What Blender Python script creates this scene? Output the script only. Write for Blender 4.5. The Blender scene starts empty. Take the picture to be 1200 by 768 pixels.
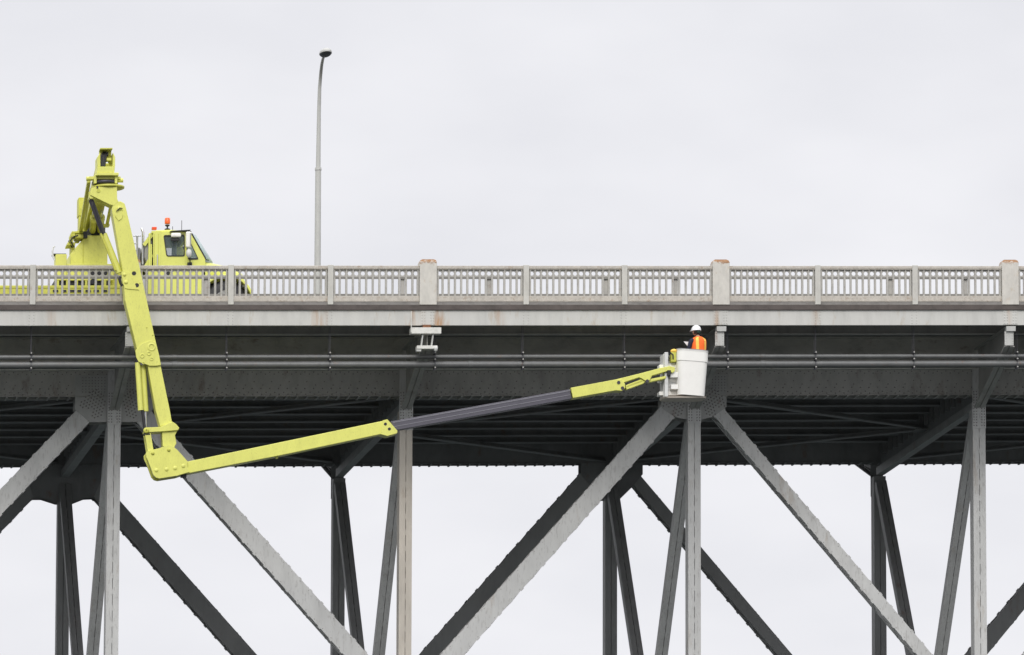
import bpy, math, random
from mathutils import Vector, Matrix
random.seed(7)
R = math.radians
C = bpy.context.scene.collection

# ------------------------------------------------------------------ camera
CAM = Vector((-36.001, -195.819, 1.7)); YAW, PIT, ROL, F = 0.158059, 0.160438, 0.002595, 9000.0
fw = Vector((math.sin(YAW)*math.cos(PIT), math.cos(YAW)*math.cos(PIT), math.sin(PIT)))
r0 = Vector((math.cos(YAW), -math.sin(YAW), 0)); u0 = r0.cross(fw)
rt = r0*math.cos(ROL)+u0*math.sin(ROL); up = -r0*math.sin(ROL)+u0*math.cos(ROL)
cd = bpy.data.cameras.new('camera'); cam = bpy.data.objects.new('camera', cd); C.objects.link(cam)
cd.sensor_width = 36; cd.lens = F/1200*36; cd.clip_start = 1; cd.clip_end = 20000
M = Matrix((rt, up, -fw)).transposed().to_4x4(); M.translation = CAM
cam.matrix_world = M
bpy.context.scene.camera = cam

# ------------------------------------------------------------------ sky, sun, exposure (overcast)
SUN_EL, SUN_AZ = 38, 194        # soft bright part of the cloud cover, high behind the camera
w = bpy.data.worlds.new('World'); bpy.context.scene.world = w; w.use_nodes = True
nt = w.node_tree; nt.nodes.clear()
def N(nt, t, **k):
    n = nt.nodes.new(t)
    for a, b in k.items(): setattr(n, a, b)
    return n
out = N(nt, 'ShaderNodeOutputWorld')
sky = N(nt, 'ShaderNodeTexSky', sky_type='NISHITA', sun_disc=False)
sky.sun_elevation = R(SUN_EL); sky.sun_rotation = R(SUN_AZ)
bg1 = N(nt, 'ShaderNodeBackground'); bg1.inputs[1].default_value = 0.06
nt.links.new(sky.outputs[0], bg1.inputs[0])
tc = N(nt, 'ShaderNodeTexCoord'); sep = N(nt, 'ShaderNodeSeparateXYZ'); nt.links.new(tc.outputs['Generated'], sep.inputs[0])
mp = N(nt, 'ShaderNodeMapping'); mp.inputs['Scale'].default_value = (17, 17, 40); nt.links.new(tc.outputs['Generated'], mp.inputs[0])
no = N(nt, 'ShaderNodeTexNoise'); no.inputs['Scale'].default_value = 1.0; no.inputs['Detail'].default_value = 4; no.inputs['Roughness'].default_value = .5
nt.links.new(mp.outputs[0], no.inputs[0])
cr = N(nt, 'ShaderNodeValToRGB')
cr.color_ramp.elements[0].position = .3; cr.color_ramp.elements[0].color = (.752, .757, .80, 1)
cr.color_ramp.elements[1].position = .72; cr.color_ramp.elements[1].color = (.868, .868, .902, 1)
nt.links.new(no.outputs[0], cr.inputs[0])
zr = N(nt, 'ShaderNodeMapRange'); zr.inputs['From Min'].default_value = .25; zr.inputs['From Max'].default_value = .95
zr.inputs['To Min'].default_value = .93; zr.inputs['To Max'].default_value = 1.9
nt.links.new(sep.outputs[2], zr.inputs[0])
vm = N(nt, 'ShaderNodeVectorMath', operation='SCALE'); nt.links.new(cr.outputs[0], vm.inputs[0]); nt.links.new(zr.outputs[0], vm.inputs['Scale'])
bg2 = N(nt, 'ShaderNodeBackground'); nt.links.new(vm.outputs[0], bg2.inputs[0])
mx = N(nt, 'ShaderNodeMixShader'); mx.inputs[0].default_value = .985
nt.links.new(bg1.outputs[0], mx.inputs[1]); nt.links.new(bg2.outputs[0], mx.inputs[2]); nt.links.new(mx.outputs[0], out.inputs[0])
sl = bpy.data.lights.new('sun', 'SUN'); sl.energy = 1.5; sl.angle = R(25); sl.color = (1, .975, .94)
so = bpy.data.objects.new('sun', sl); C.objects.link(so)
az = R(SUN_AZ); d = Vector((math.sin(az)*math.cos(R(SUN_EL)), math.cos(az)*math.cos(R(SUN_EL)), math.sin(R(SUN_EL))))
so.rotation_euler = d.to_track_quat('Z', 'Y').to_euler()
vs = bpy.context.scene.view_settings
vs.view_transform = 'Standard'; vs.look = 'None'; vs.gamma = 1; vs.exposure = 0.17; vs.use_curve_mapping = False

# ------------------------------------------------------------------ bridge coordinates
L = 7.62; W = 12.583; OV = 4.132; ZD = 34.8793; G = 0.0286565   # panel, truss spacing, overhang, rail top, grade
def S(p): return Vector((p[0], p[1], p[2]+ZD+G*p[0]))
def at(x, y, Y):
    d = fw*F+rt*(x-600)-up*(y-384); p = CAM+d*((Y-CAM.y)/d.y)
    return (p.x, p.z-ZD-G*p.x)
def aw(x, y, Y):
    q = at(x, y, Y); return (q[0], Y, q[1])

# ------------------------------------------------------------------ materials
def paint(name, base, rough=.55, var=.12, rust=0.0, rustcol=(.20, .085, .035), scale=1.0, streak=1.0, metal=0, dirt=0.0, bump=.15, coat=0, rough_var=.12, speck=0.0):
    m = bpy.data.materials.new(name); m.use_nodes = True; t = m.node_tree; b = t.nodes['Principled BSDF']
    g = N(t, 'ShaderNodeNewGeometry')
    mp = N(t, 'ShaderNodeMapping'); mp.inputs['Scale'].default_value = (scale, scale, scale/streak); t.links.new(g.outputs['Position'], mp.inputs[0])
    def noise(s, det=5, r=.6, vec=mp):
        n = N(t, 'ShaderNodeTexNoise'); n.inputs['Scale'].default_value = s; n.inputs['Detail'].default_value = det; n.inputs['Roughness'].default_value = r
        t.links.new(vec.outputs[0], n.inputs[0]); return n
    n1 = noise(1.3); n2 = noise(7.0)
    add = N(t, 'ShaderNodeMath', operation='MULTIPLY_ADD'); t.links.new(n1.outputs[0], add.inputs[0]); add.inputs[1].default_value = .6
    h = N(t, 'ShaderNodeMath', operation='MULTIPLY'); t.links.new(n2.outputs[0], h.inputs[0]); h.inputs[1].default_value = .4; t.links.new(h.outputs[0], add.inputs[2])
    mr = N(t, 'ShaderNodeMapRange'); mr.inputs['From Min'].default_value = .3; mr.inputs['From Max'].default_value = .7
    mr.inputs['To Min'].default_value = 1-var; mr.inputs['To Max'].default_value = 1+var; t.links.new(add.outputs[0], mr.inputs[0])
    vm = N(t, 'ShaderNodeVectorMath', operation='SCALE'); vm.inputs[0].default_value = base; t.links.new(mr.outputs[0], vm.inputs['Scale'])
    col = vm.outputs[0]
    def layer(col, colr, n, lo, hi, amt):
        r = N(t, 'ShaderNodeMapRange'); r.inputs['From Min'].default_value = lo; r.inputs['From Max'].default_value = hi; r.inputs['To Max'].default_value = amt
        t.links.new(n.outputs[0], r.inputs[0])
        mx = N(t, 'ShaderNodeMix', data_type='RGBA'); t.links.new(r.outputs[0], mx.inputs[0]); t.links.new(col, mx.inputs[6]); mx.inputs[7].default_value = (*colr, 1)
        return mx.outputs[2]
    if dirt: col = layer(col, tuple(c*.35 for c in base), noise(2.3, 6, .65), .47, .72, dirt)
    if rust: col = layer(col, rustcol, noise(3.1, 7, .7), .60-.1*min(rust, 1), .70, min(1, rust+.3))
    if speck: col = layer(col, (.09, .07, .055), noise(26, 3, .6, g) if False else noise(26, 3, .6), .56, .66, speck)
    t.links.new(col, b.inputs['Base Color'])
    rr = N(t, 'ShaderNodeMapRange'); rr.inputs['To Min'].default_value = rough-rough_var; rr.inputs['To Max'].default_value = rough+rough_var; t.links.new(n2.outputs[0], rr.inputs[0])
    t.links.new(rr.outputs[0], b.inputs['Roughness']); b.inputs['Metallic'].default_value = metal
    if coat: b.inputs['Coat Weight'].default_value = coat; b.inputs['Coat Roughness'].default_value = .15
    if bump:
        bp = N(t, 'ShaderNodeBump'); bp.inputs['Strength'].default_value = bump; bp.inputs['Distance'].default_value = .02
        n3 = noise(18); t.links.new(n3.outputs[0], bp.inputs['Height']); t.links.new(bp.outputs[0], b.inputs['Normal'])
    return m
def glass(name, col, rough=.05, alpha=.35):
    m = bpy.data.materials.new(name); m.use_nodes = True; b = m.node_tree.nodes['Principled BSDF']
    b.inputs['Base Color'].default_value = (*col, 1); b.inputs['Roughness'].default_value = rough; b.inputs['Alpha'].default_value = alpha
    return m

steel = paint('bridge_steel_paint', (.50, .50, .475), .6, .10, rust=.16, dirt=.28, streak=3, scale=.9)
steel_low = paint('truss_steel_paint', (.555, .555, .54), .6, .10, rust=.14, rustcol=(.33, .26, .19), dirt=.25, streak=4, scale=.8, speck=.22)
steel_far = paint('shaded_far_truss_paint', (.32, .32, .315), .65, .10, rust=.08, dirt=.3, streak=3, scale=.8)  # darker copy of the truss paint; shade below the deck is in the colour
steel_in = paint('shaded_inner_steel', (.235, .235, .235), .7, .16, rust=.15, dirt=.35, streak=2, scale=.8)  # bridge steel paint darkened, so under-deck shade sits in the base colour
girder = paint('weathered_shaded_girder_paint', (.40, .39, .365), .65, .12, rust=.2, rustcol=(.13, .075, .045), dirt=.4, streak=2.2, scale=.9)  # weathered paint, base also lowered to hold the shade under the overhang
edge_m = paint('brownish_girder_paint', (.50, .475, .43), .65, .1, rust=.2, rustcol=(.2, .12, .075), dirt=.4, streak=.6, scale=.8)
gus_m = paint('gusset_paint', (.40, .40, .385), .6, .1, rust=.1, dirt=.2, streak=2, scale=.9)
beige_m = paint('beige_patched_paint', (.60, .55, .475), .6, .10, rust=.2, rustcol=(.33, .24, .16), dirt=.25, streak=4, scale=1)
bar_m = paint('dark_cross_bar', (.24, .23, .21), .8, .2)  # darker than the pickets in front
rivm = paint('rivet_heads_shadowed', (.21, .20, .19), .8, .2)  # dark head colour stands in for the small shadow at each rivet
rivl = paint('rivet_heads_light', (.34, .33, .31), .7, .2)
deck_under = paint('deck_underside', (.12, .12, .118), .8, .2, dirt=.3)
fascia_m = paint('fascia_paint', (.56, .555, .52), .55, .07, rust=.20, rustcol=(.36, .27, .16), dirt=.22, streak=5, scale=1.3)
rail_m = paint('railing_paint', (.54, .50, .44), .65, .14, rust=.5, rustcol=(.33, .23, .15), dirt=.3, scale=3.5, speck=.65)
picket_m = paint('railing_grille_paint', (.47, .455, .42), .65, .10, rust=.1, dirt=.25, scale=2)
post_m = paint('rail_post_paint', (.55, .535, .49), .6, .10, rust=.12, rustcol=(.3, .22, .14), dirt=.2, scale=2, streak=2)
curb_m = paint('dirty_concrete_curb', (.25, .235, .22), .85, .16, rust=.2, rustcol=(.13, .09, .07), dirt=.5, scale=1.5, streak=.5)
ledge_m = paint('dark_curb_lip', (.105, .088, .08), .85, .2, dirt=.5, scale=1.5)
asph = paint('asphalt', (.05, .05, .05), .9, .2)
conc = paint('sidewalk_concrete', (.3, .29, .27), .85, .1, dirt=.3)
pipe_m = paint('conduit_grey_paint', (.15, .152, .15), .42, .12, rust=.05, dirt=.25, scale=2, metal=.2)
white_paint = paint('white_bracket_paint', (.70, .69, .64), .5, .08, rust=.12, rustcol=(.35, .25, .15), dirt=.3, scale=3)
rust_m = paint('rust', (.22, .10, .05), .8, .3, dirt=.3, scale=4)
yel = paint('yellow_green_paint', (.715, .715, .16), .45, .07, dirt=.16, scale=1.6, streak=2.5, bump=.05, speck=.16)
yel2 = paint('yellow_green_machinery', (.58, .575, .09), .5, .12, dirt=.34, scale=2.5, bump=.06, speck=.25)
yel_cab = paint('cab_yellow_paint', (.70, .72, .155), .3, .03, scale=1.5, bump=0, coat=.5)
blk = paint('black_rubber', (.018, .018, .02), .6, .2)
dkmet = paint('dark_hydraulic_steel', (.055, .052, .065), .4, .15, scale=3, metal=.3)
tele_m = paint('charcoal_fibreglass', (.085, .08, .10), .45, .12, scale=2.5, streak=.3, bump=.05)
tele_l = paint('scuffed_charcoal_stripe', (.19, .185, .21), .5, .2, scale=4)
chrome = paint('chrome', (.62, .62, .62), .2, .05, metal=1, bump=0)
wht = paint('white_fibreglass', (.86, .845, .80), .45, .02, dirt=.05, scale=3, bump=.03)
wht2 = paint('white_bucket_frame', (.66, .66, .64), .5, .06, dirt=.25, scale=3, bump=.03)
tan = paint('bucket_underside', (.62, .55, .47), .7, .1, dirt=.15, scale=3)
wirem = paint('grey_inner_box', (.3, .3, .3), .6, .1)
win = glass('tinted_glass', (.20, .27, .29), .04, .22)
wsh = glass('windscreen_glass', (.45, .60, .58), .05, .62)
redm = paint('red_lens', (.75, .08, .02), .3, .02, bump=0)
orgm = paint('orange_beacon_lens', (.85, .14, .03), .3, .02, bump=0)
vest = paint('orange_vest', (.95, .16, .02), .75, .06, scale=6, bump=.1)
tape = paint('reflective_yellow_tape', (.95, .62, .10), .5, .05, scale=6, bump=0)
navy = paint('navy_jacket', (.012, .014, .035), .8, .1, scale=6)
skin = paint('skin', (.50, .28, .19), .55, .05, bump=0)
hatm = paint('hard_hat_white', (.82, .82, .82), .25, .02, bump=0)
strapm = paint('dark_green_strap', (.01, .05, .035), .6, .1)
paper = paint('white_paper', (.82, .83, .85), .7, .02, bump=0)
trous = paint('trousers', (.03, .035, .06), .8, .1)
hairm = paint('dark_hair', (.03, .02, .015), .7, .2)
lampg = paint('lamp_pole_paint', (.50, .50, .47), .5, .08, dirt=.15, scale=2, streak=4)
lampd = paint('lamp_head_dark', (.05, .055, .06), .5, .1)
stain_m = paint('orange_rust_stain', (.42, .22, .10), .7, .3, dirt=.2, scale=4, streak=4)

water = bpy.data.materials.new('lake_water'); water.use_nodes = True
b = water.node_tree.nodes['Principled BSDF']; b.inputs['Base Color'].default_value = (.012, .022, .022, 1); b.inputs['Roughness'].default_value = .18
n = N(water.node_tree, 'ShaderNodeTexNoise'); n.inputs['Scale'].default_value = 60; bp = N(water.node_tree, 'ShaderNodeBump'); bp.inputs['Strength'].default_value = .4
water.node_tree.links.new(n.outputs[0], bp.inputs['Height']); water.node_tree.links.new(bp.outputs[0], b.inputs['Normal'])

def stains(m, spots, axis=0, colr=(.40, .22, .10)):
    """rust runs at given places along the bridge"""
    t = m.node_tree; b = t.nodes['Principled BSDF']; src = b.inputs['Base Color'].links[0].from_socket
    g = N(t, 'ShaderNodeNewGeometry'); sp = N(t, 'ShaderNodeSeparateXYZ'); t.links.new(g.outputs['Position'], sp.inputs[0])
    mp = N(t, 'ShaderNodeMapping'); mp.inputs['Scale'].default_value = (9, 9, 1.6); t.links.new(g.outputs['Position'], mp.inputs[0])
    n = N(t, 'ShaderNodeTexNoise'); n.inputs['Scale'].default_value = 1; n.inputs['Detail'].default_value = 5; t.links.new(mp.outputs[0], n.inputs[0])
    tot = None
    for x, wd, am in spots:
        a = N(t, 'ShaderNodeMath', operation='SUBTRACT'); t.links.new(sp.outputs[0], a.inputs[0]); a.inputs[1].default_value = x
        ab = N(t, 'ShaderNodeMath', operation='ABSOLUTE'); t.links.new(a.outputs[0], ab.inputs[0])
        mr = N(t, 'ShaderNodeMapRange'); mr.inputs['From Max'].default_value = wd; mr.inputs['To Min'].default_value = am; mr.inputs['To Max'].default_value = 0; t.links.new(ab.outputs[0], mr.inputs[0])
        if tot is None: tot = mr.outputs[0]
        else:
            ad = N(t, 'ShaderNodeMath', operation='ADD'); t.links.new(tot, ad.inputs[0]); t.links.new(mr.outputs[0], ad.inputs[1]); tot = ad.outputs[0]
    nr = N(t, 'ShaderNodeMapRange'); nr.inputs['From Min'].default_value = .35; nr.inputs['From Max'].default_value = .65; t.links.new(n.outputs[0], nr.inputs[0])
    mu = N(t, 'ShaderNodeMath', operation='MULTIPLY', use_clamp=True); t.links.new(tot, mu.inputs[0]); t.links.new(nr.outputs[0], mu.inputs[1])
    mx = N(t, 'ShaderNodeMix', data_type='RGBA'); t.links.new(mu.outputs[0], mx.inputs[0]); t.links.new(src, mx.inputs[6]); mx.inputs[7].default_value = (*colr, 1)
    t.links.new(mx.outputs[2], b.inputs['Base Color'])
stains(fascia_m, [(at(x, 372, -OV)[0], w_, a_) for x, w_, a_ in ((374, .3, .7), (480, .12, .8), (487, .3, .45), (515, .22, 1.3), (524, .12, .6), (584, .25, .5), (957, .15, .5), (840, .1, .5), (60, .2, .3), (1183, .1, .5))])
def ztop_rust(m, z0, z1):
    """rust eaten into the head of each pillar, measured up from the mesh's own base"""
    t = m.node_tree; b = t.nodes['Principled BSDF']; src = b.inputs['Base Color'].links[0].from_socket
    tc = N(t, 'ShaderNodeTexCoord'); sp = N(t, 'ShaderNodeSeparateXYZ'); t.links.new(tc.outputs['Object'], sp.inputs[0])
    g = N(t, 'ShaderNodeNewGeometry'); n = N(t, 'ShaderNodeTexNoise'); n.inputs['Scale'].default_value = 9; n.inputs['Detail'].default_value = 6; n.inputs['Roughness'].default_value = .65; t.links.new(g.outputs['Position'], n.inputs[0])
    mr = N(t, 'ShaderNodeMapRange'); mr.inputs['From Min'].default_value = z0; mr.inputs['From Max'].default_value = z1; mr.inputs['To Min'].default_value = 0; mr.inputs['To Max'].default_value = .55; t.links.new(sp.outputs[2], mr.inputs[0])
    ad = N(t, 'ShaderNodeMath', operation='ADD'); t.links.new(mr.outputs[0], ad.inputs[0]); t.links.new(n.outputs[0], ad.inputs[1])
    r2 = N(t, 'ShaderNodeMapRange'); r2.inputs['From Min'].default_value = .72; r2.inputs['From Max'].default_value = .9; t.links.new(ad.outputs[0], r2.inputs[0])
    cr = N(t, 'ShaderNodeValToRGB'); cr.color_ramp.elements[0].color = (.46, .26, .12, 1); cr.color_ramp.elements[1].color = (.20, .085, .035, 1); t.links.new(n.outputs[0], cr.inputs[0])
    mx = N(t, 'ShaderNodeMix', data_type='RGBA'); t.links.new(r2.outputs[0], mx.inputs[0]); t.links.new(src, mx.inputs[6]); t.links.new(cr.outputs[0], mx.inputs[7])
    t.links.new(mx.outputs[2], b.inputs['Base Color'])
pillar_m = paint('pillar_paint', (.60, .575, .52), .6, .12, rust=.25, rustcol=(.45, .33, .2), dirt=.22, scale=2.5, streak=2)
ztop_rust(pillar_m, .99, 1.2)

# ------------------------------------------------------------------ mesh builder
WL = {}
class MB:
    def __init__(s): s.v = []; s.f = []; s.sm = []; s.mi = []; s.cur = 0
    def add(s, vs, fs, smooth=False):
        o = len(s.v); s.v += [tuple(v) for v in vs]; s.f += [tuple(i+o for i in f) for f in fs]; s.sm += [smooth]*len(fs); s.mi += [s.cur]*len(fs); return s
    def box(s, x0, x1, y0, y1, z0, z1):
        x0, x1 = sorted((x0, x1)); y0, y1 = sorted((y0, y1)); z0, z1 = sorted((z0, z1))
        return s.add([(x, y, z) for x in (x0, x1) for y in (y0, y1) for z in (z0, z1)],
                     [(0, 1, 3, 2), (4, 6, 7, 5), (0, 4, 5, 1), (2, 3, 7, 6), (0, 2, 6, 4), (1, 5, 7, 3)])
    def prism(s, poly, y0, y1, ax='y'):      # poly of (x,z) extruded along Y, or (y,z) along X, or (x,y) along Z
        n = len(poly); a = sum(poly[i][0]*poly[(i+1) % n][1]-poly[(i+1) % n][0]*poly[i][1] for i in range(n))
        if a < 0: poly = poly[::-1]
        P = {'y': lambda p, t: (p[0], t, p[1]), 'x': lambda p, t: (t, p[0], p[1]), 'z': lambda p, t: (p[0], p[1], t)}[ax]
        vs = [P(p, y0) for p in poly]+[P(p, y1) for p in poly]
        fs = [tuple(range(n)), tuple(range(2*n-1, n-1, -1))]+[(i, n+i, n+(i+1) % n, (i+1) % n) for i in range(n)]
        if ax == 'x': fs = [f[::-1] for f in fs]
        if ax == 'z': fs = [f[::-1] for f in fs]
        return s.add(vs, fs)
    def beam(s, p, q, wx, wh, w2=None, h2=None, upv=(0, 0, 1), off=(0, 0)):
        p = Vector(p); q = Vector(q); d = (q-p).normalized(); u = Vector(upv)
        if abs(d.dot(u)) > .99: u = Vector((0, 1, 0))
        r = d.cross(u).normalized(); u = r.cross(d).normalized()
        w2 = w2 or wx; h2 = h2 or wh; vs = []
        for c, a, b in ((p, wx/2, wh/2), (q, w2/2, h2/2)):
            c = c+r*off[0]+u*off[1]
            vs += [c-r*a-u*b, c+r*a-u*b, c+r*a+u*b, c-r*a+u*b]
        return s.add(vs, [(3, 2, 1, 0), (4, 5, 6, 7), (0, 1, 5, 4), (1, 2, 6, 5), (2, 3, 7, 6), (3, 0, 4, 7)])
    def tube(s, pts, rad, n=12, cap=True):
        pts = [Vector(p) for p in pts]
        if not isinstance(rad, (list, tuple)): rad = [rad]*len(pts)
        vs = []; pr = None
        for i, p in enumerate(pts):
            d = (pts[min(i+1, len(pts)-1)]-pts[max(i-1, 0)]).normalized()
            if pr is None:
                u = Vector((0, 0, 1)) if abs(d.z) < .9 else Vector((1, 0, 0)); r = d.cross(u).normalized()
            else: r = (pr-d*pr.dot(d)).normalized()
            pr = r; u = r.cross(d)
            vs += [p+(r*math.cos(2*math.pi*k/n)+u*math.sin(2*math.pi*k/n))*rad[i] for k in range(n)]
        fs = [(i*n+k, (i+1)*n+k, (i+1)*n+(k+1) % n, i*n+(k+1) % n) for i in range(len(pts)-1) for k in range(n)]
        s.add(vs, fs, True)
        if cap: s.add(vs[:n], [tuple(range(n))]); s.add(vs[-n:], [tuple(range(n-1, -1, -1))])
        return s
    def lathe(s, c, axis, prof, n=24):       # prof: (r, t) along axis
        c = Vector(c); a = Vector(axis).normalized(); u = Vector((0, 0, 1)) if abs(a.z) < .9 else Vector((1, 0, 0))
        r = a.cross(u).normalized(); u = r.cross(a); vs = []
        for R_, t in prof: vs += [c+a*t+(r*math.cos(2*math.pi*k/n)+u*math.sin(2*math.pi*k/n))*max(R_, 1e-4) for k in range(n)]
        return s.add(vs, [(i*n+k, (i+1)*n+k, (i+1)*n+(k+1) % n, i*n+(k+1) % n) for i in range(len(prof)-1) for k in range(n)], True)
    def rivet(s, x, y, z, r=.022, nrm=(0, -1, 0)):
        a = Vector(nrm); u = Vector((0, 0, 1)) if abs(a.z) < .9 else Vector((1, 0, 0)); rr = a.cross(u); c = Vector((x, y, z)); vs = []
        for R_, t in ((r, 0), (r*.6, r*.7)):
            vs += [c+a*t+(rr*math.cos(math.pi*k/3)+u*math.sin(math.pi*k/3))*R_ for k in range(6)]
        s.cur = 1; s.add(vs, [(k, 6+k, 6+(k+1) % 6, (k+1) % 6) for k in range(6)]+[(11, 10, 9, 8, 7, 6)], True); s.cur = 0
        return s
    def loft(s, secs, smooth=False):
        n = len(secs[0]); vs = [p for q in secs for p in q]
        fs = [(i*n+k, i*n+(k+1) % n, (i+1)*n+(k+1) % n, (i+1)*n+k) for i in range(len(secs)-1) for k in range(n)]
        s.add(vs, fs, smooth); s.add(secs[0], [tuple(range(n-1, -1, -1))]); return s.add(secs[-1], [tuple(range(n))])
    def ring(s, outer, hole, y0, y1):        # plate with a hole, same number of points, in XZ
        n = len(outer); vs = []
        for y in (y0, y1):
            vs += [(p[0], y, p[1]) for p in outer]+[(p[0], y, p[1]) for p in hole]
        fs = []
        for i in range(n):
            j = (i+1) % n
            fs += [(i, j, n+j, n+i), (2*n+j, 2*n+i, 3*n+i, 3*n+j), (i, 2*n+i, 2*n+j, j), (n+i, n+j, 3*n+j, 3*n+i)]
        return s.add(vs, fs)
    def build(s, name, mat, parent=None, bevel=0, smooth=False, world=False, mat2=None):
        me = bpy.data.meshes.new(name)
        V = [Vector(v) if world else S(v) for v in s.v]
        x = [min(v[i] for v in V) for i in range(3)]; X = [max(v[i] for v in V) for i in range(3)]
        o3 = Vector(((x[0]+X[0])/2, (x[1]+X[1])/2, x[2]))
        me.from_pydata([v-o3 for v in V], [], s.f); me.update()
        import bmesh
        bm = bmesh.new(); bm.from_mesh(me); bmesh.ops.recalc_face_normals(bm, faces=bm.faces); bm.to_mesh(me); bm.free()
        for p, m in zip(me.polygons, s.sm): p.use_smooth = m or smooth
        me.materials.append(mat)
        if 1 in s.mi:
            me.materials.append(mat2 or mat)
            for p, i_ in zip(me.polygons, s.mi): p.material_index = i_
        o = bpy.data.objects.new(name, me); C.objects.link(o)
        if parent is not None: o.parent = parent; o.location = o3-WL[parent.name]
        else: o.location = o3
        WL[o.name] = o3
        if bevel:
            bv = o.modifiers.new('bevel', 'BEVEL'); bv.width = bevel; bv.segments = 2; bv.limit_method = 'ANGLE'; bv.angle_limit = R(40)
        return o
def tag(o, label=None, cat=None, group=None, kind=None):
    if label: o['label'] = label
    if cat: o['category'] = cat
    if group: o['group'] = group
    if kind: o['kind'] = kind
    return o
def empty(name, p, world=False):
    o = bpy.data.objects.new(name, None); C.objects.link(o); o.empty_display_size = .3
    o.location = Vector(p) if world else S(p); WL[o.name] = o.location.copy(); return o
def kids(o): return [c for c in C.objects if c.parent == o]
def copy_tree(o, parent=None):
    c = o.copy(); C.objects.link(c); c.parent = parent
    for ch in kids(o): copy_tree(ch, c)
    return c
def shift(o, k, parent):
    """copy of a bridge part one or more panels further along the grade"""
    c = copy_tree(o, parent); c.location = o.location+Vector((k*L, 0, G*k*L)); return c

# ------------------------------------------------------------------ water
tag(MB().box(-6000, 6000, -6000, 6000, -1, 0).build('water', water, world=True), kind='structure')

# ------------------------------------------------------------------ bridge
KA, KB = -4, 3
br = empty('truss_bridge', (0, 0, -11.2))
tag(br, 'grey riveted steel deck truss bridge carrying the truck and the railings', 'bridge')
X0, X1 = KA*L-1, KB*L+1
ZB = lambda X: -11.2-G*X             # bottom chord is level
TC0, TC1 = -2.09, -2.80              # top chord
# roadway
rd = MB().box(X0, X1, -1.75, W+1.75, -1.0, -1.22).build('road', asph); tag(rd, kind='structure')
lm = MB()
for i in range(-8, 6): lm.box(i*3.8, i*3.8+1.8, W/2-.06, W/2+.06, -.994, -.990)
lm.build('lane_marking', wht, rd)
mm = MB().box(X0, X1, -OV+.14, -1.76, -.90, -1.02).box(X0, X1, W+1.76, W+OV-.14, -.90, -1.02); mm.build('sidewalk_slab', conc, br)
MB().box(X0, X1, -OV+.04, -OV+.36, -.936, -1.02).box(X0, X1, W+OV-.36, W+OV-.10, -.925, -1.02).build('parapet_curb', curb_m, br)
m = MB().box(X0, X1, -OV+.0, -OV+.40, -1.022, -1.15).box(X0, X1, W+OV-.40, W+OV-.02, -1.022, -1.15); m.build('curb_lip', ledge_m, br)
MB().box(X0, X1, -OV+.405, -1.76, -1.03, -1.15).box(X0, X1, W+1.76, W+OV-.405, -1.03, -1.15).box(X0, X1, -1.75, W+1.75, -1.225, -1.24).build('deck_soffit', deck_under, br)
# fascia beams (channel with splice plates)
def fascia(y, s):
    m = MB().box(X0, X1, y, y+s*.02, -1.153, -1.545).box(X0, X1, y+s*.021, y+s*.16, -1.515, -1.54).box(X0, X1, y+s*.021, y+s*.16, -1.155, -1.175)
    for k in range(KA*3, KB*3+1):
        x = k*L/3
        if k % 3 == 0:
            m.box(x-.19, x+.19, y-s*.012, y-s*.001, -1.165, -1.535)
            for zz in range(5):
                for xx in (-.15, -.08, .08, .15): m.rivet(x+xx, y-s*.012, -1.20-zz*.075, .017, (0, -s, 0))
        else:
            for zz in range(5):
                for xx in (-.06, .06): m.rivet(x+xx, y-s*.0005, -1.20-zz*.075, .015, (0, -s, 0))
    return m
fascia(-OV+.05, 1).build('fascia_beam', fascia_m, br)
fascia(W+OV-.05, -1).build('fascia_beam', fascia_m, br)
def ibeam(m, y, zt, zb, fw_=.22, tw=.02, tf=.025):
    m.box(X0, X1, y-fw_/2, y+fw_/2, zt, zt-tf).box(X0, X1, y-tw/2, y+tw/2, zt-tf-.001, zb+tf+.001).box(X0, X1, y-fw_/2, y+fw_/2, zb+tf, zb)
for y in (-2.85, W+2.85):
    m = MB(); ibeam(m, y, -1.155, -1.60); m.build('sidewalk_stringer', girder, br)
# edge girder above the chord
for y, s in ((-.16, 1), (W+.16, -1)):
    m = MB(); ibeam(m, y, -1.245, -2.05, .30, .02, .03)
    for k in range(KA*6, KB*6+1):
        x = k*L/6+.4
        for zz in range(6): m.rivet(x+.05, y-s*.011, -1.36-zz*.11, .014, (0, -s, 0))
    m.build('edge_girder', edge_m if s > 0 else steel_in, br)
# inner stringers
ys = [W/2+(i-3.5)*1.36 for i in range(8)]
for y in ys:
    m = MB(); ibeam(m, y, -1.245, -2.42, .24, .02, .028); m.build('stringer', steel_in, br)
# transverse floor beams + lateral bracing, one panel each, then copies
fb = MB(); fb.box(-.012, .012, .26, W-.26, -2.43, -2.94).box(-.012, .012, .26, W-.26, -1.25, -2.419)
for y in ys:
    for s in (-1, 1):
        fb.box(s*.014, s*.13, y-.36, y-.34, -1.3, -2.70).box(s*.014, s*.13, y+.34, y+.36, -1.3, -2.70)
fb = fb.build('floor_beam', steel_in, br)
for k in range(KA, KB+1):
    if k: shift(fb, k, br)
def kbrace(s):
    m = MB()
    for y in (.3, W-.3):
        m.beam((s*.25, y, -2.76), (s*(L-.25), W/2+(y-W/2)*.04, -2.76), .22, .03).beam((s*.25, y, -2.70), (s*(L-.25), W/2+(y-W/2)*.04, -2.70), .03, .10)
    m.box(s*L-.35, s*L+.35, W/2-.3, W/2+.3, -2.779, -2.80)
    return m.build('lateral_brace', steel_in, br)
kp = kbrace(1); kn = kbrace(-1)
for k in range(1, KB): shift(kp, k, br)
for k in range(-1, KA, -1): shift(kn, k, br)

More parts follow.
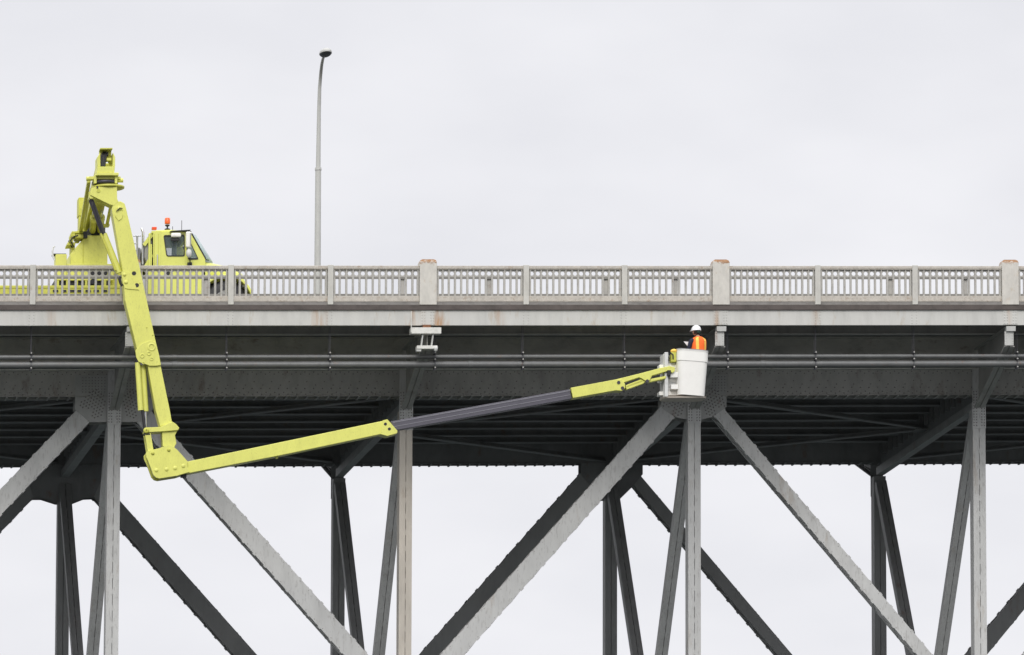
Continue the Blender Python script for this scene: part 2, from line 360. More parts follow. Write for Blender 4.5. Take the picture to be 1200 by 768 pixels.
# truss planes.  s=+1: near truss (outer face towards -Y), s=-1: far truss
def plane(y0, s):
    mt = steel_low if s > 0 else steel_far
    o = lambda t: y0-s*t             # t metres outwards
    # top chord: two side plates, cover plate, flange angles, rivets
    m = MB()
    m.box(X0, X1, o(.225), o(.205), TC0-.012, TC1+.012).box(X0, X1, o(-.225), o(-.205), TC0-.012, TC1+.012)
    m.box(X0, X1, o(.27), o(-.27), TC0, TC0-.012+.001)
    MB().box(X0, X1, o(.34), o(.272), TC0+.004, TC0-.026).build('chord_flange', white_paint if s > 0 else steel_in, br)  # light catching the near edge is put into its pale colour
    m.box(X0, X1, o(.27), o(.228), TC0-.013, TC0-.03).box(X0, X1, o(.265), o(.228), TC1+.014, TC1)
    m.box(X0, X1, o(-.265), o(-.228), TC1+.014, TC1)
    x = X0+.05
    i = 0
    while x < X1-.1:
        m.rivet(x, o(.226), TC0-.07-(i % 2)*.05, .018, (0, -s, 0))
        m.rivet(x+.02, o(.226), TC1+.06+(i % 2)*.05, .018, (0, -s, 0))
        if i % 2 == 0: m.rivet(x, o(.226), TC1+.21, .020, (0, -s, 0)).rivet(x+.05, o(.226), TC1+.30+.09*(i % 4 == 0), .018, (0, -s, 0))
        i += 1; x += .115
    # battens under the chord
    for k in range(int((X1-X0)/.27)-1):
        xx = X0+.2+k*.27; m.box(xx, xx+.05, o(.285), o(-.285), TC1-.002, TC1-.018-.008*(k % 2))
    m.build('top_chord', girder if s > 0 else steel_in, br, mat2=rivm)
    # bottom chord (below the picture)
    m = MB()
    for t in (.225, -.205): m.add([(X, o(t+dt), ZB(X)+dz) for X in (X0, X1) for dt in (0, -.02) for dz in (-.3, .3)],
        [(0, 1, 3, 2), (4, 6, 7, 5), (0, 4, 5, 1), (2, 3, 7, 6), (0, 2, 6, 4), (1, 5, 7, 3)])
    m.build('bottom_chord', mt, br)
    # posts
    def post(m, x, zt, zb):
        wd, gap = .335, .014
        for sx in (-1, 1):
            a, bb = sx*gap/2, sx*wd/2
            m.box(x+a, x+bb, o(.30), o(.285), zt, zb)                       # flange angles of outer face
            m.box(x+a, x+bb, o(-.12), o(-.105), zt, zb)
            m.box(x+bb-sx*.001, x+bb-sx*.016, o(.284), o(-.104), zt, zb)     # side webs
        m.box(x-wd/2+.02, x+wd/2-.02, o(.10), o(.09), zt-.002, zb+.002)
        z = zt-.2
        while z > zb+.2:
            m.box(x-gap/2+.001, x+gap/2-.001, o(.296), o(.27), z, z-.13); z -= .42
    posts = {}
    for kind in (0, 1):             # even panel points start under the gusset, odd at the chord
        m = MB(); zt = -3.42 if kind == 0 else -3.18
        post(m, 0, zt, -11.2)
        po = m.build('truss_post', mt, br)
        q = MB()
        q.box(-.18, .18, o(.312), o(.30)-s*0, -2.12 if 1 else 0, zt-(.12 if kind == 0 else .52))
        for zz in range(12 if kind == 0 else 16):
            for xx in (-.14, -.07, .07, .14):
                z = -2.72-zz*.075
                if z > zt-(.10 if kind == 0 else .5): q.rivet(xx, o(.3125), z, .017, (0, -s, 0))
        q.build('post_top_plate', steel_low if s > 0 else steel_in, po, mat2=rivm)
        if kind == 1:
            po.location += Vector((L, 0, G*L)); 
        posts[kind] = po
    for k in range(KA, KB+1):
        if k in (0, 1): continue
        src = posts[k % 2]; c_ = shift(src, k-(k % 2), br)
        if k == -1 and s > 0:           # this post has been patched in a warmer beige
            c_.data = c_.data.copy(); c_.data.materials[0] = beige_m
    # gussets at even panel points
    g1 = MB()
    def gus(m, t0, t1):
        poly = [(-.87, TC0-.15), (.87, TC0-.15), (.87, -3.10), (.52, -3.36), (.17, -3.44), (-.17, -3.44), (-.52, -3.36), (-.87, -3.10)]
        if s > 0 and gk == -2: poly = [(-1.02, TC0-.15), (1.02, TC0-.15), (1.02, -3.10), (.75, -3.46), (-.62, -3.46), (-1.02, -3.12)]
        if s < 0: poly = [(-1.05, TC0-.15), (1.04, TC0-.15), (1.04, -3.14), (.80, -3.70), (.55, -3.71), (.22, -3.84), (-.22, -3.84), (-.62, -3.71), (-.86, -3.71), (-1.05, -3.12)] if gk == -2 else [(-.87, TC0-.15), (.87, TC0-.15), (.87, -3.12), (.55, -3.50), (.24, -3.80), (-.24, -3.80), (-.55, -3.50), (-.87, -3.12)]
        m.prism(poly, o(t0), o(t1))
    for gk in [-2, 0]:
        g1 = MB(); gus(g1, .242, .227); gus(g1, -.227, -.242)
        wd = 1.0 if gk == -2 else .86
        for sx in (-1, 1):
            # rivet field laid along the diagonal, and upright rows in the chord zone
            for a in range(10):
                for c in range(8):
                    u = .02+a*.082; v = (c-3.5)*.082+(.041 if a % 2 else 0)
                    x = sx*(.30+u*.66-v*.75*1); z = -2.74-u*.75-v*.66
                    if .24 < abs(x) < wd-.04 and -3.36 < z < -2.60 and (abs(x) < .6 or z > -3.1) and x*sx > 0: g1.rivet(x, o(.2425), z, .0225, (0, -s, 0))
            for a in range(8):
                for c in range(6): g1.rivet(sx*(.25+a*.082), o(.2425), -2.30-c*.075, .016, (0, -s, 0))
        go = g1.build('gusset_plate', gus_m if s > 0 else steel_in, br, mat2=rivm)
        if gk == -2:
            go.location += Vector((-2*L, 0, -2*G*L)); shift(go, -2, br)
        else:
            shift(go, 2, br)
    # diagonals
    def diag(k, dirn, wd):
        xa, za = k*L, (TC0+TC1)/2; xb, zb = (k+dirn)*L, ZB((k+dirn)*L)
        d_ = Vector((xb-xa, 0, zb-za)); ln = d_.length; d_.normalize(); nrm = Vector((-d_.z, 0, d_.x)) if d_.x > 0 else Vector((d_.z, 0, -d_.x))
        if nrm.z < 0: nrm = -nrm
        a = Vector((xa, 0, za))+d_*.75; bb = Vector((xb, 0, zb))-d_*.5
        m = MB()
        for t in (.218, -.218):
            m.beam(a+Vector((0, o(t), 0)), bb+Vector((0, o(t), 0)), wd, .016, upv=(0, 1, 0))
        for e in (-1, 1):           # flange angles turned inwards and lacing bars with their rivet lugs
            for t in (.19, -.19):
                m.beam(a+nrm*e*(wd/2-.008)+Vector((0, o(t), 0)), bb+nrm*e*(wd/2-.008)+Vector((0, o(t), 0)), .014, .055, upv=(0, 1, 0))
            n_ = int(ln/.43)
            for i in range(n_-4):
                c = a+d_*(.3+i*.43)+nrm*e*(wd/2+.006)
                c2 = c+d_*.20
                sg = 1 if i % 2 else -1
                m.beam(c+Vector((0, o(.19*sg), 0))-d_*.0, c+d_*.34+Vector((0, o(-.19*sg), 0)), .06, .012, upv=nrm)
                m.beam(c+nrm*e*.006+Vector((0, o(.19), 0))-d_*.045, c+nrm*e*.006+Vector((0, o(.19), 0))+d_*.045, .02, .07, upv=(0, 1, 0))
        i = 0
        while i*.11 < ln-1.4:
            for e in (-1, 1):
                c = a+d_*(.1+i*.11)+nrm*e*(wd/2-.045)
                if (i // 1) % 3 == 0: m.rivet(c.x, o(.2265), c.z, .013, (0, -s, 0))
            i += 1
        return m.build('truss_diagonal', mt, br, mat2=rivl if s > 0 else steel_far)
    for k in (-4, -2, 0, 2):
        diag(k, 1, .315 if k == 0 else .47)
        if k > KA: diag(k, -1, .46)
        
plane(0, 1)
plane(W, -1)

# transverse frames: strut at the top, K braces down to the middle of the bottom strut
def dbar(m, p, q, wx, dp, gap=.016):
    for sx in (-1, 1):
        o_ = Vector((sx*(wx/4+gap/4), 0, 0)); m.beam(Vector(p)+o_, Vector(q)+o_, wx/2-gap/2, dp, upv=(0, -1, .3))
    m.beam(p, q, wx*.8, .02, upv=(0, -1, .3))
    d_ = Vector(q)-Vector(p); n_ = int(d_.length/.42); 
    for i in range(n_):
        c = Vector(p)+d_*((i+.2)/n_); m.beam(c, c+d_.normalized()*.13, gap-.003, dp-.03, upv=(0, -1, .3))
m = MB(); m.beam((0, .14, -3.05), (0, W-.14, -3.05), .22, .21); ts = m.build('sway_strut', steel_far, br)
m = MB(); m.beam((0, .14, -11.2), (0, W-.14, -11.2), .3, .3); bs = m.build('bottom_strut', steel_in, br)
sn = MB(); dbar(sn, (-.0, .18, -3.40), (0, W/2-.1, -11.1), .30, .26); sn = sn.build('sway_brace', steel_low, br)
sf = MB(); dbar(sf, (0, W-.18, -3.40), (0, W/2+.1, -11.1), .30, .26); sf = sf.build('sway_brace', steel_far, br)
for k in range(KA, KB+1):
    if k:
        for x in (ts, sn, sf): shift(x, k, br)
        shift(bs, k, br).location.z -= G*k*L        # the bottom chord and its struts are level

# cantilever brackets carrying the sidewalk
def bracket(s, y0):
    o = lambda t: y0-s*t
    root = MB().prism([(o(4.0), -1.60), (o(.30), -1.60), (o(.30), -3.05), (o(.6), -2.94), (o(4.0), -2.055)], -.008, .008, 'x')
    b_ = root.build('cantilever_bracket', girder if s > 0 else steel_in, br)
    m = MB()
    for sx in (-1, 1): m.beam((sx*.075, o(3.95), -2.085), (sx*.075, o(.34), -3.14), .125, .03)
    m.beam((0, o(3.95), -2.065), (0, o(.34), -3.11), .024, .03)
    m.box(-.12, .12, o(3.9), o(.3), -1.575, -1.598)
    m.build('bottom_flange', girder if s > 0 else steel_in, b_)
    m = MB().box(-.14, .095, o(4.03), o(4.01), -1.705, -2.07)
    for zz in range(5):
        for xx in (-.105, .06): m.rivet(xx, o(4.031), -1.75-zz*.068, .014, (0, -s, 0))
    m.build('end_plate', steel, b_)
    MB().box(-.105, .14, o(4.09), o(3.85), -1.575, -1.703).build('bearing_block', steel, b_)
    return b_
bn = bracket(1, 0); bf = bracket(-1, W)
for k in range(KA, KB+1):
    if k:
        c_ = shift(bn, k, br); shift(bf, k, br)
        if k == -1:             # the service bracket hangs here instead of the bearing block
            for ch in kids(c_):
                if ch.name.startswith(('end_plate', 'bearing_block')): bpy.data.objects.remove(ch)

# ------------------------------------------------------------------ railings
pil_labels = {-4: None, -3: None, -2: 'pale steel railing pillar hidden behind the yellow boom',
              -1: 'pale steel railing pillar with rust cap above the white bracket',
              0: 'pale steel railing pillar near the worker in orange vest',
              1: 'pale steel railing pillar with rusty cap at the right edge of the photo'}
XP = {k: k*L for k in range(KA, KB+1)}
def pillar_mesh():
    m = MB(); w_ = .222; y0, y1 = -OV-.02, -OV+.36
    prof = [(w_, -1.018), (w_, .085), (w_-.02, .135), (w_-.05, .158)]
    secs = []
    for a, z in prof:
        b0 = a-w_
        secs.append([(-a, y0-b0, z), (a, y0-b0, z), (a, y1+b0, z), (-a, y1+b0, z)])
    return m.loft(secs)
pil = empty('railing_pillar', (0, -OV, -1.018)); tag(pil, pil_labels[0], 'pillar', 'railing pillars')
pillar_mesh().build('pillar_body', pillar_m, pil, bevel=.012)
MB().box(-.155, .155, -OV+.045, -OV+.30, .159, .168).build('cap_plate', rust_m, pil)
for k in (-2, -1, 1):
    c = copy_tree(pil); c.location = S((k*L, -OV, -1.018)); tag(c, pil_labels[k])

YR = -OV+.10      # rail centre plane
CELL = .1655
def grille():
    """one third of a bay: perforated band, pickets, cross bars; x from 0 to L/3-ish"""
    return
def section(k):
    names = {-3: 'worn beige railing section at the left edge with the low truck bed seen through it',
             -2: 'worn beige railing section crossed by the boom, truck cab and front wheel behind it',
             -1: 'worn beige railing section between the white bracket pillar and the pillar by the worker',
             0: 'worn beige railing section running right from the pillar beside the worker',
             1: 'worn beige railing stub beyond the rightmost pillar'}
    r = empty('bridge_railing', ((k+.5)*L, YR, -.93)); tag(r, names[k], 'railing', 'railing sections')
    a, e = k*L+.225, (k+1)*L-.225
    MB().box(a, e, YR-.07, YR+.07, 0, -.075).box(a, e, YR-.066, YR+.066, -.0755, -.098).build('top_rail', rail_m, r, bevel=.01)
    MB().box(a, e, YR-.055, YR+.055, -.785, -.915).box(a, e, YR-.07, YR+.07, -.917, -.935).build('bottom_rail', rail_m, r, bevel=.008)
    xs = [a]
    for j in (1, 2):
        x = k*L+j*L/3+(.0 if j == 1 else .02)
        MB().box(x-.072, x+.072, YR-.115, YR+.06, .012 if 1 else 0, -1.018).build('rail_post', post_m, r, bevel=.008)
        xs += [x-.075, x+.075]
    xs.append(e)
    for j in range(3):
        p, q = xs[2*j], xs[2*j+1]; n_ = round((q-p)/CELL); c_ = (q-p)/n_; m = MB()
        for i in range(n_):
            cx = p+(i+.5)*c_; zc = -.195; rr = .055
            corner = []; hole = []
            for t in range(12):
                an = 2*math.pi*t/12+math.pi/12; ca, sa = math.cos(an), math.sin(an); mxx = max(abs(ca), abs(sa))
                corner.append((cx+ca/mxx*c_/2, zc+sa/mxx*.085)); hole.append((cx+ca*rr, zc+sa*rr))
            m.ring(corner, hole, YR-.012, YR+.012)
        m.cur = 1; m.box(p, q, YR-.02, YR+.02, -.2805, -.335).box(p, q, YR-.02, YR+.02, -.725, -.784); m.cur = 0
        m.box(p, q, YR-.025, YR+.025, -.099, -.109)
        for i in range(n_+1):
            cx = p+i*c_; cx = min(max(cx, p+.035), q-.035)
            m.box(cx-.027, cx+.027, YR-.028, YR+.024, -.281, -.7845)
            m.box(cx-.013, cx+.013, YR-.05, YR-.0285, -.0985, -.7848)
        m.build('grille_panel', picket_m, r, mat2=bar_m)
        cx = p+(n_-3.5)*c_+random.choice((0, 1, -1, -2))*c_
        if random.random() < .7: MB().box(cx-.045, cx+.055, YR+.03, YR+.045, -.33, -.77).build('backing_plate', picket_m, r)
    return r
for k in (-3, -2, -1, 0, 1): section(k)

# ------------------------------------------------------------------ pipes under the sidewalk
YP = -3.72
for nm, z, r_, lab in (('utility_pipe', -2.305, .058, 'thin dark grey pipe, the upper of the two running under the sidewalk'),
                       ('utility_pipe', -2.505, .088, 'thick dark grey pipe, the lower of the two running under the sidewalk')):
    m = MB().tube([(X0, YP, z), (X1, YP, z)], r_, 16)
    o = m.build('utility_pipe', pipe_m); tag(o, lab, 'pipe', 'utility pipes under the sidewalk')
    for i in range(KA, KB+1):
        x = i*L+1.1; MB().tube([(x, YP, z), (x+.12, YP, z)], r_*1.12, 16).build('coupling', pipe_m, o)
for px in (36, 265, 386, 509, 612, 731, 852, 955, 1070, 1191):
    x = at(px, 425, YP)[0]
    h = MB().box(x-.005, x+.005, YP-.115, YP-.105, -1.18, -2.63).box(x-.005, x+.005, YP+.105, YP+.115, -1.18, -2.63)
    for z in (-2.225, -2.40, -2.62): h.box(x-.022, x+.022, YP-.14, YP+.14, z, z-.018)
    nb = {36: 'at the left edge', 265: 'below the truck front wheel', 386: 'below the lamp post', 509: 'beside the white bracket', 612: 'first right of the white bracket',
          731: 'left of the worker bucket', 852: 'right of the worker bucket', 955: 'between the worker and the two right hangers', 1070: 'second from the right edge', 1191: 'at the right edge'}[px]
    o = h.build('pipe_hanger', dkmet); tag(o, 'thin steel hanger strap holding the two pipes, '+nb, 'pipe hanger', 'pipe hangers')
    m = MB()
    for z in (-2.215, -2.39, -2.60): m.tube([(x, YP-.16, z), (x, YP-.14, z)], .02, 8)
    m.build('bolt_nut', girder, o)

# white service bracket under the second pillar
YW = -OV-.06
sb = empty('service_bracket', (at(497, 408, YW)[0], YW, at(497, 408, YW)[1])); tag(sb, 'white painted two-tier steel bracket hanging under the fascia below a pillar', 'bracket')
A = lambda x, y: at(x, y, YW)
a, b_ = A(481.5, 384), A(517, 391.2); MB().box(a[0], b_[0], YW-.02, YW+.25, a[1], b_[1]).build('upper_plate', white_paint, sb, bevel=.006)
a, b_ = A(488.5, 405.2), A(512.5, 409); MB().box(a[0], b_[0], YW-.02, YW+.25, a[1], b_[1]).build('lower_plate', white_paint, sb, bevel=.006)
p, q = A(481.8, 365), A(481.8, 390); MB().tube([(p[0], YW-.03, p[1]), (q[0], YW-.03, q[1])], .013, 8).build('conduit', white_paint, sb)
for x in (496, 508):
    p, q = A(x, 391), A(x-2, 405.5); MB().beam((p[0], YW+.1, p[1]), (q[0], YW+.1, q[1]), .035, .12).build('hanger_strap', steel, sb)

p = A(500.5, 382.5); MB().box(p[0]-.1, p[0]+.1, YW+.0, YW+.2, p[1]+.04, p[1]-.06).build('clamp', rust_m, sb)
p = A(510.5, 408); MB().lathe((p[0], YW-.03, p[1]+.03), (0, 0, -1), [(.0, 0), (.05, 0), (.055, .05), (.04, .11), (0, .13)], 12).build('small_lamp', wht2, sb)
p = A(489.5, 410.5); MB().box(p[0]-.03, p[0]+.09, YW, YW+.14, p[1]+.04, p[1]-.03).build('clip', steel, sb)

# ------------------------------------------------------------------ street lamp (far kerb)
YL = 12.0; lx, lz = at(372.2, 300, YL); top = at(374, 92, YL)
lp = empty('street_lamp', (lx, YL, -1.0)); tag(lp, 'tall pale tapering street lamp with one small dark head', 'street lamp')
sp = at(372, 197.6, YL)[1]
MB().tube([(lx, YL, -1.0), (lx, YL, sp)], [.10, .082], 16).build('lower_pole', lampg, lp)
MB().tube([(lx, YL, sp-.05), (lx, YL, sp+.02)], [.095, .09], 16).build('collar', lampg, lp)
ar = [Vector((lx, YL, sp+.02)), Vector((lx+.01, YL, top[1]-1.0)), Vector((lx+.02, YL-.03, top[1]-.3)), Vector((lx+.03, YL-.15, top[1]+.05))]
hd = Vector((at(380, 65, YL-1.7)[0], YL-1.7, at(380, 65, YL-1.7)[1]))
for t in (.15, .35, .6, .85, 1): ar.append(ar[3].lerp(hd, t)+Vector((0, 0, .18*math.sin(math.pi*t)*(1-t*.5))))
MB().tube(ar, [.066, .055, .05, .047, .045, .043, .04, .038, .036], 14).build('upper_pole', lampg, lp)
c = Vector((at(381.5, 62.5, YL-2.0)[0], YL-2.0, at(381.5, 62.5, YL-2.0)[1]))
def ell(c, a, b_, cz, z0, z1, n=20, rings=6):
    m = MB(); secs = []
    for i in range(rings+1):
        t = z0+(z1-z0)*i/rings; r_ = math.sqrt(max(.02, 1-t*t)); secs.append([(c.x+a*r_*math.cos(2*math.pi*k/n), c.y+b_*r_*math.sin(2*math.pi*k/n), c.z+cz*t) for k in range(n)])
    return m.loft(secs, True)
ell(c, .17, .40, .13, -.15, 1).build('lamp_housing', lampg, lp)
ell(c, .165, .39, .10, -1, -.1).build('lens', lampd, lp)

# ------------------------------------------------------------------ bucket truck
YT = -1.2                      # near side of the truck
ZRD = -1.0
T = lambda x, y, dY=0: at(x, y, YT+dY)
tr = empty('bridge_inspection_truck', (at(200, 340, YT)[0], YT+1.2, ZRD))
tag(tr, 'lime yellow truck with a jointed boom reaching over the railing to a white bucket', 'truck')
# chassis and low bed
xl = -24.0
MB().box(xl, T(258, 0)[0], YT+.75, YT+.85, -.32, -.58).box(xl, T(258, 0)[0], YT+1.55, YT+1.65, -.32, -.58).build('chassis_frame', blk, tr)
m = MB(); p0 = T(0, 337); m.box(xl, T(166, 0)[0], YT, YT+2.4, p0[1]+.03, p0[1]-.22); m.box(xl, T(166, 0)[0], YT-.02, YT-.003, p0[1]+.05, p0[1]-.02)
m.build('flat_bed', yel2, tr, bevel=.01)
m = MB()
for i in range(7):
    x = T(66+i*9.5, 0)[0]; m.box(x, x+.14, YT-.03, YT-.021, T(0, 340)[1], T(0, 342.5)[1])
m.build('bed_slot', blk, tr)
# tool body between bed and rail height
m = MB(); a = T(65.5, 297.8); b_ = T(133, 328.5); m.box(a[0], T(82, 0)[0], YT+.02, YT+.45, T(0, 297.8)[1], b_[1]); m.box(T(82, 0)[0]+.002, b_[0], YT+.04, YT+2.28, T(0, 309)[1], b_[1])
m.build('tool_body', yel, tr, bevel=.012)
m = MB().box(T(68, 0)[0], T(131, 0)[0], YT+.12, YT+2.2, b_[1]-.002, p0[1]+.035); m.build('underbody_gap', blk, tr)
m = MB()
for x in (72, 83, 94, 105, 116, 127): X = T(x, 0)[0]; m.box(X-.03, X+.03, YT+.03, YT+.115, b_[1]-.003, p0[1]+.035)
m.build('support_leg', yel2, tr)
m = MB()
for x, y in ((109, 320), (116.3, 320), (123, 319.8), (109, 329.8)): p = T(x, y); m.tube([(p[0], YT+.036, p[1]), (p[0], YT+.02, p[1])], .07, 12)
m.build('lightening_hole', blk, tr)
p = [T(64.5, 305), T(62.4, 301), T(61.6, 295), T(62.5, 289.5), T(64.5, 288.5)]
MB().tube([(q[0], YT+.05, q[1]) for q in p], .022, 8).build('grab_hoop', wht2, tr)
MB().box(T(66, 0)[0], T(81.5, 0)[0], YT+.1, YT+.44, T(0, 297.4)[1], T(0, 297.4)[1]+.02).build('lid_strip', blk, tr)
# engine-side machinery between pedestal and cab
m = MB().box(T(127, 0)[0], T(172, 0)[0], YT+.3, YT+2.1, T(0, 315)[1], T(0, 345)[1]); m.build('side_cabinet', yel2, tr, bevel=.01)
m = MB().box(T(166, 0)[0], T(170.5, 0)[0], YT+.5, YT+1.9, T(0, 286)[1], T(0, 312)[1]).box(T(172, 0)[0], T(178, 0)[0], YT+.6, YT+1.8, T(0, 289)[1], T(0, 311)[1])
m.build('air_tank', wirem, tr, bevel=.04)
m = MB(); p, q = T(167.3, 310, .35), T(167.3, 273, .35); m.tube([(p[0], YT+.35, p[1]), (p[0], YT+.35, q[1]), (p[0]-.03, YT+.38, q[1]+.12)], .032, 12)
p, q = T(160.5, 310, .4), T(160.5, 277, .4); m.tube([(p[0], YT+.4, p[1]), (p[0], YT+.4, q[1])], .025, 10)
p, q = T(156, 276.5, .4), T(165, 276.5, .4); m.tube([(p[0], YT+.4, p[1]), (q[0], YT+.4, q[1])], .02, 10)
p, q = T(156, 285.5, .4), T(161, 285.5, .4); m.tube([(p[0], YT+.4, p[1]), (q[0], YT+.4, q[1])], .02, 10)
m.build('exhaust_stack', chrome, tr)
# cab: side walls with real window openings
def P2(l, dY=0): return [T(x, y, dY) for x, y in l]
def rs(poly, n):        # resample a closed polygon to n points by perimeter
    P = [Vector(p) for p in poly]; ln = [(P[(i+1) % len(P)]-P[i]).length for i in range(len(P))]; tot = sum(ln); out = []
    for k in range(n):
        t = k*tot/n; i = 0
        while t > ln[i]: t -= ln[i]; i += 1
        q = P[i].lerp(P[(i+1) % len(P)], t/ln[i]); out.append((q.x, q.y))
    return out
def ang_ring(outer, hole, n):
    hc = Vector((sum(p[0] for p in hole)/len(hole), sum(p[1] for p in hole)/len(hole)))
    def cast(poly, a):
        d_ = Vector((math.cos(a), math.sin(a))); best = 1e9
        for i in range(len(poly)):
            A_, B_ = Vector(poly[i]), Vector(poly[(i+1) % len(poly)]); e = B_-A_; den = d_.x*e.y-d_.y*e.x
            if abs(den) < 1e-9: continue
            r_ = A_-hc; t = (r_.x*e.y-r_.y*e.x)/den; u = (r_.x*d_.y-r_.y*d_.x)/den
            if t > 1e-6 and -1e-6 <= u <= 1+1e-6: best = min(best, t)
        return tuple(hc+d_*best)
    angs = sorted(set([round(2*math.pi*k/n, 6) for k in range(n)]+[round(math.atan2(p[1]-hc.y, p[0]-hc.x) % (2*math.pi), 6) for p in list(outer)+list(hole)]))
    return [cast(outer, a) for a in angs], [cast(hole, a) for a in angs]
cab = empty('cab', (T(205, 0)[0], YT+1.0, -.45)); cab.parent = tr; cab.location = WL[cab.name]-WL[tr.name]
def roundpoly(l, r_=.04, n=3):
    out = []; P = [Vector(p) for p in l]
    for i, p in enumerate(P):
        a = (P[i-1]-p); b_ = (P[(i+1) % len(P)]-p); ra = min(r_, a.length*.4, b_.length*.4); a = p+a.normalized()*ra; b_ = p+b_.normalized()*ra
        for k in range(n+1):
            t = k/n; q = a.lerp(p, t).lerp(p.lerp(b_, t), t); out.append((q.x, q.y))
    return out
doorP = P2([(189, 271), (217.5, 271), (217.5, 345), (189, 345)])
doorH = roundpoly(P2([(192, 275), (217, 274.5), (217, 300), (195.5, 300)]), .05)
quarP = P2([(217.6, 271), (225, 272.5), (241, 303), (241, 345), (217.6, 345)])
quarH = roundpoly(P2([(218.5, 284), (223.5, 283), (233.5, 303.5), (221, 304)]), .05)
backP = P2([(180, 270.5), (188.9, 270), (188.9, 345), (180, 345)])
CW = 2.0
m = MB()
for ya, yb in ((YT+.10, YT+.14), (YT+.10+CW, YT+.14+CW)):
    for o_, h_ in ((doorP, doorH), (quarP, quarH)):
        oo, hh = ang_ring(o_, h_, 24); m.ring(oo, hh, ya, yb)
    m.prism(backP, ya, yb)
m.box(T(181, 0)[0], T(225, 0)[0], YT+.141, YT+.099+CW, T(0, 269.5)[1], T(0, 272)[1])        # roof
m.box(T(180, 0)[0], T(180, 0)[0]+.04, YT+.141, YT+.099+CW, T(0, 285)[1], T(0, 345)[1])
m.box(T(181, 0)[0], T(240, 0)[0], YT+.141, YT+.099+CW, T(0, 345)[1], T(0, 347)[1])
m.build('cab_shell', yel_cab, cab, bevel=.006)
m = MB(); rl = P2([(180, 271.5), (184, 268.6), (200, 268), (222, 269.6), (226, 273.2), (217, 272), (190, 272)]); m.prism(rl, YT+.16, YT+.08+CW); m.build('roof', yel_cab, cab, bevel=.03)
for dy in (0, CW): 
    m = MB(); m.prism(doorH, YT+.115+dy, YT+.122+dy); m.prism(quarH, YT+.115+dy, YT+.122+dy); m.build('side_window', win, cab)
def border(poly, e, y0, y1):
    c = Vector((sum(p[0] for p in poly)/len(poly), sum(p[1] for p in poly)/len(poly)))
    inn = [tuple(c+(Vector(p)-c)*(1-e)) for p in poly]; return MB().ring(poly, inn, y0, y1)
border(doorH, .09, YT+.085, YT+.114).build('window_seal', blk, cab); border(quarH, .16, YT+.085, YT+.114).build('window_seal', blk, cab)
# windscreen, rear corner glass, pillars
a, b_ = T(226, 273), T(242, 302.5)
sec = []
for k_ in range(9):
    u_ = k_/8; yy = YT+.12+CW*u_; bu = .26*math.sin(math.pi*u_)**.5 if 0 < u_ < 1 else 0
    sec.append([(a[0]+.01+bu*.75, yy, a[1]), (b_[0]+.02+bu, yy, b_[1]), (b_[0]+bu, yy, b_[1]-.012), (a[0]-.01+bu*.75, yy, a[1]-.012)])
MB().loft(sec, True).build('windscreen', wsh, cab)
for dy in (.11, CW+.11): MB().beam((a[0]-.02, YT+dy, a[1]), (b_[0]-.01, YT+dy, b_[1]), .03, .035).build('windscreen_seal', blk, cab)
a_ = P2([(179.8, 272), (174, 279), (171, 286), (170.5, 300), (175, 310), (179.8, 304)]); MB().prism(a_, YT+.25, YT+1.95).build('rear_air_fairing', wirem, cab, bevel=.03)
MB().box(T(177.6, 0)[0], T(180, 0)[0]-.003, YT+.10, YT+.25, T(0, 272)[1], T(0, 345)[1]).build('rear_corner', yel_cab, cab, bevel=.02)
m = MB().beam((T(171.5, 311)[0], YT+.22, T(171.5, 311)[1]), (T(179.5, 297)[0], YT+.22, T(179.5, 297)[1]), .05, .08); m.build('rear_brace', yel_cab, cab)
MB().beam((T(169.6, 286)[0], YT+.22, T(169.6, 286)[1]), (T(181, 271)[0], YT+.22, T(181, 271.4)[1]), .06, .09).build('rear_trim', yel_cab, cab)
MB().box(T(187.2, 0)[0], T(188.3, 0)[0], YT+.04, YT+.07, T(0, 298)[1], T(0, 312)[1]).build('grab_handle', chrome, cab)
MB().box(T(184.5, 0)[0]-.01, T(184.5, 0)[0]+.005, YT+.094, YT+.099, T(0, 273)[1], T(0, 344)[1]).box(T(189, 0)[0]-.006, T(189, 0)[0]+.006, YT+.094, YT+.099, T(0, 273)[1], T(0, 344)[1]).build('door_seam', yel2, cab)
# inside
m = MB().box(T(183, 0)[0], T(189, 0)[0], YT+.35, YT+.9, T(0, 296)[1], T(0, 325)[1]); m.build('driver_seat', blk, cab, bevel=.05)
m = MB().box(T(209.5, 0)[0], T(214.5, 0)[0], YT+.9, YT+1.1, T(0, 276)[1], T(0, 318)[1]).box(T(182, 0)[0], T(224, 0)[0], YT+.2, YT+CW, T(0, 272.2)[1], T(0, 274)[1]); m.build('headliner', wirem, cab, bevel=.03)
m = MB().beam((T(232, 0)[0], YT+1.1, T(0, 306)[1]), (T(238, 0)[0], YT+1.1, T(0, 312)[1]), 1.7, .2); m.lathe((T(226, 0)[0], YT+.6, T(0, 302)[1]), (.8, 0, .5), [(.2, -.012), (.215, 0), (.2, .012), (.185, 0), (.2, -.012)], 20); m.build('dashboard', blk, cab)
MB().prism(P2([(199, 271.5), (222, 271), (223.5, 269.4), (201, 270.6)]), YT-.02, YT+.16).build('sun_visor', blk, cab)
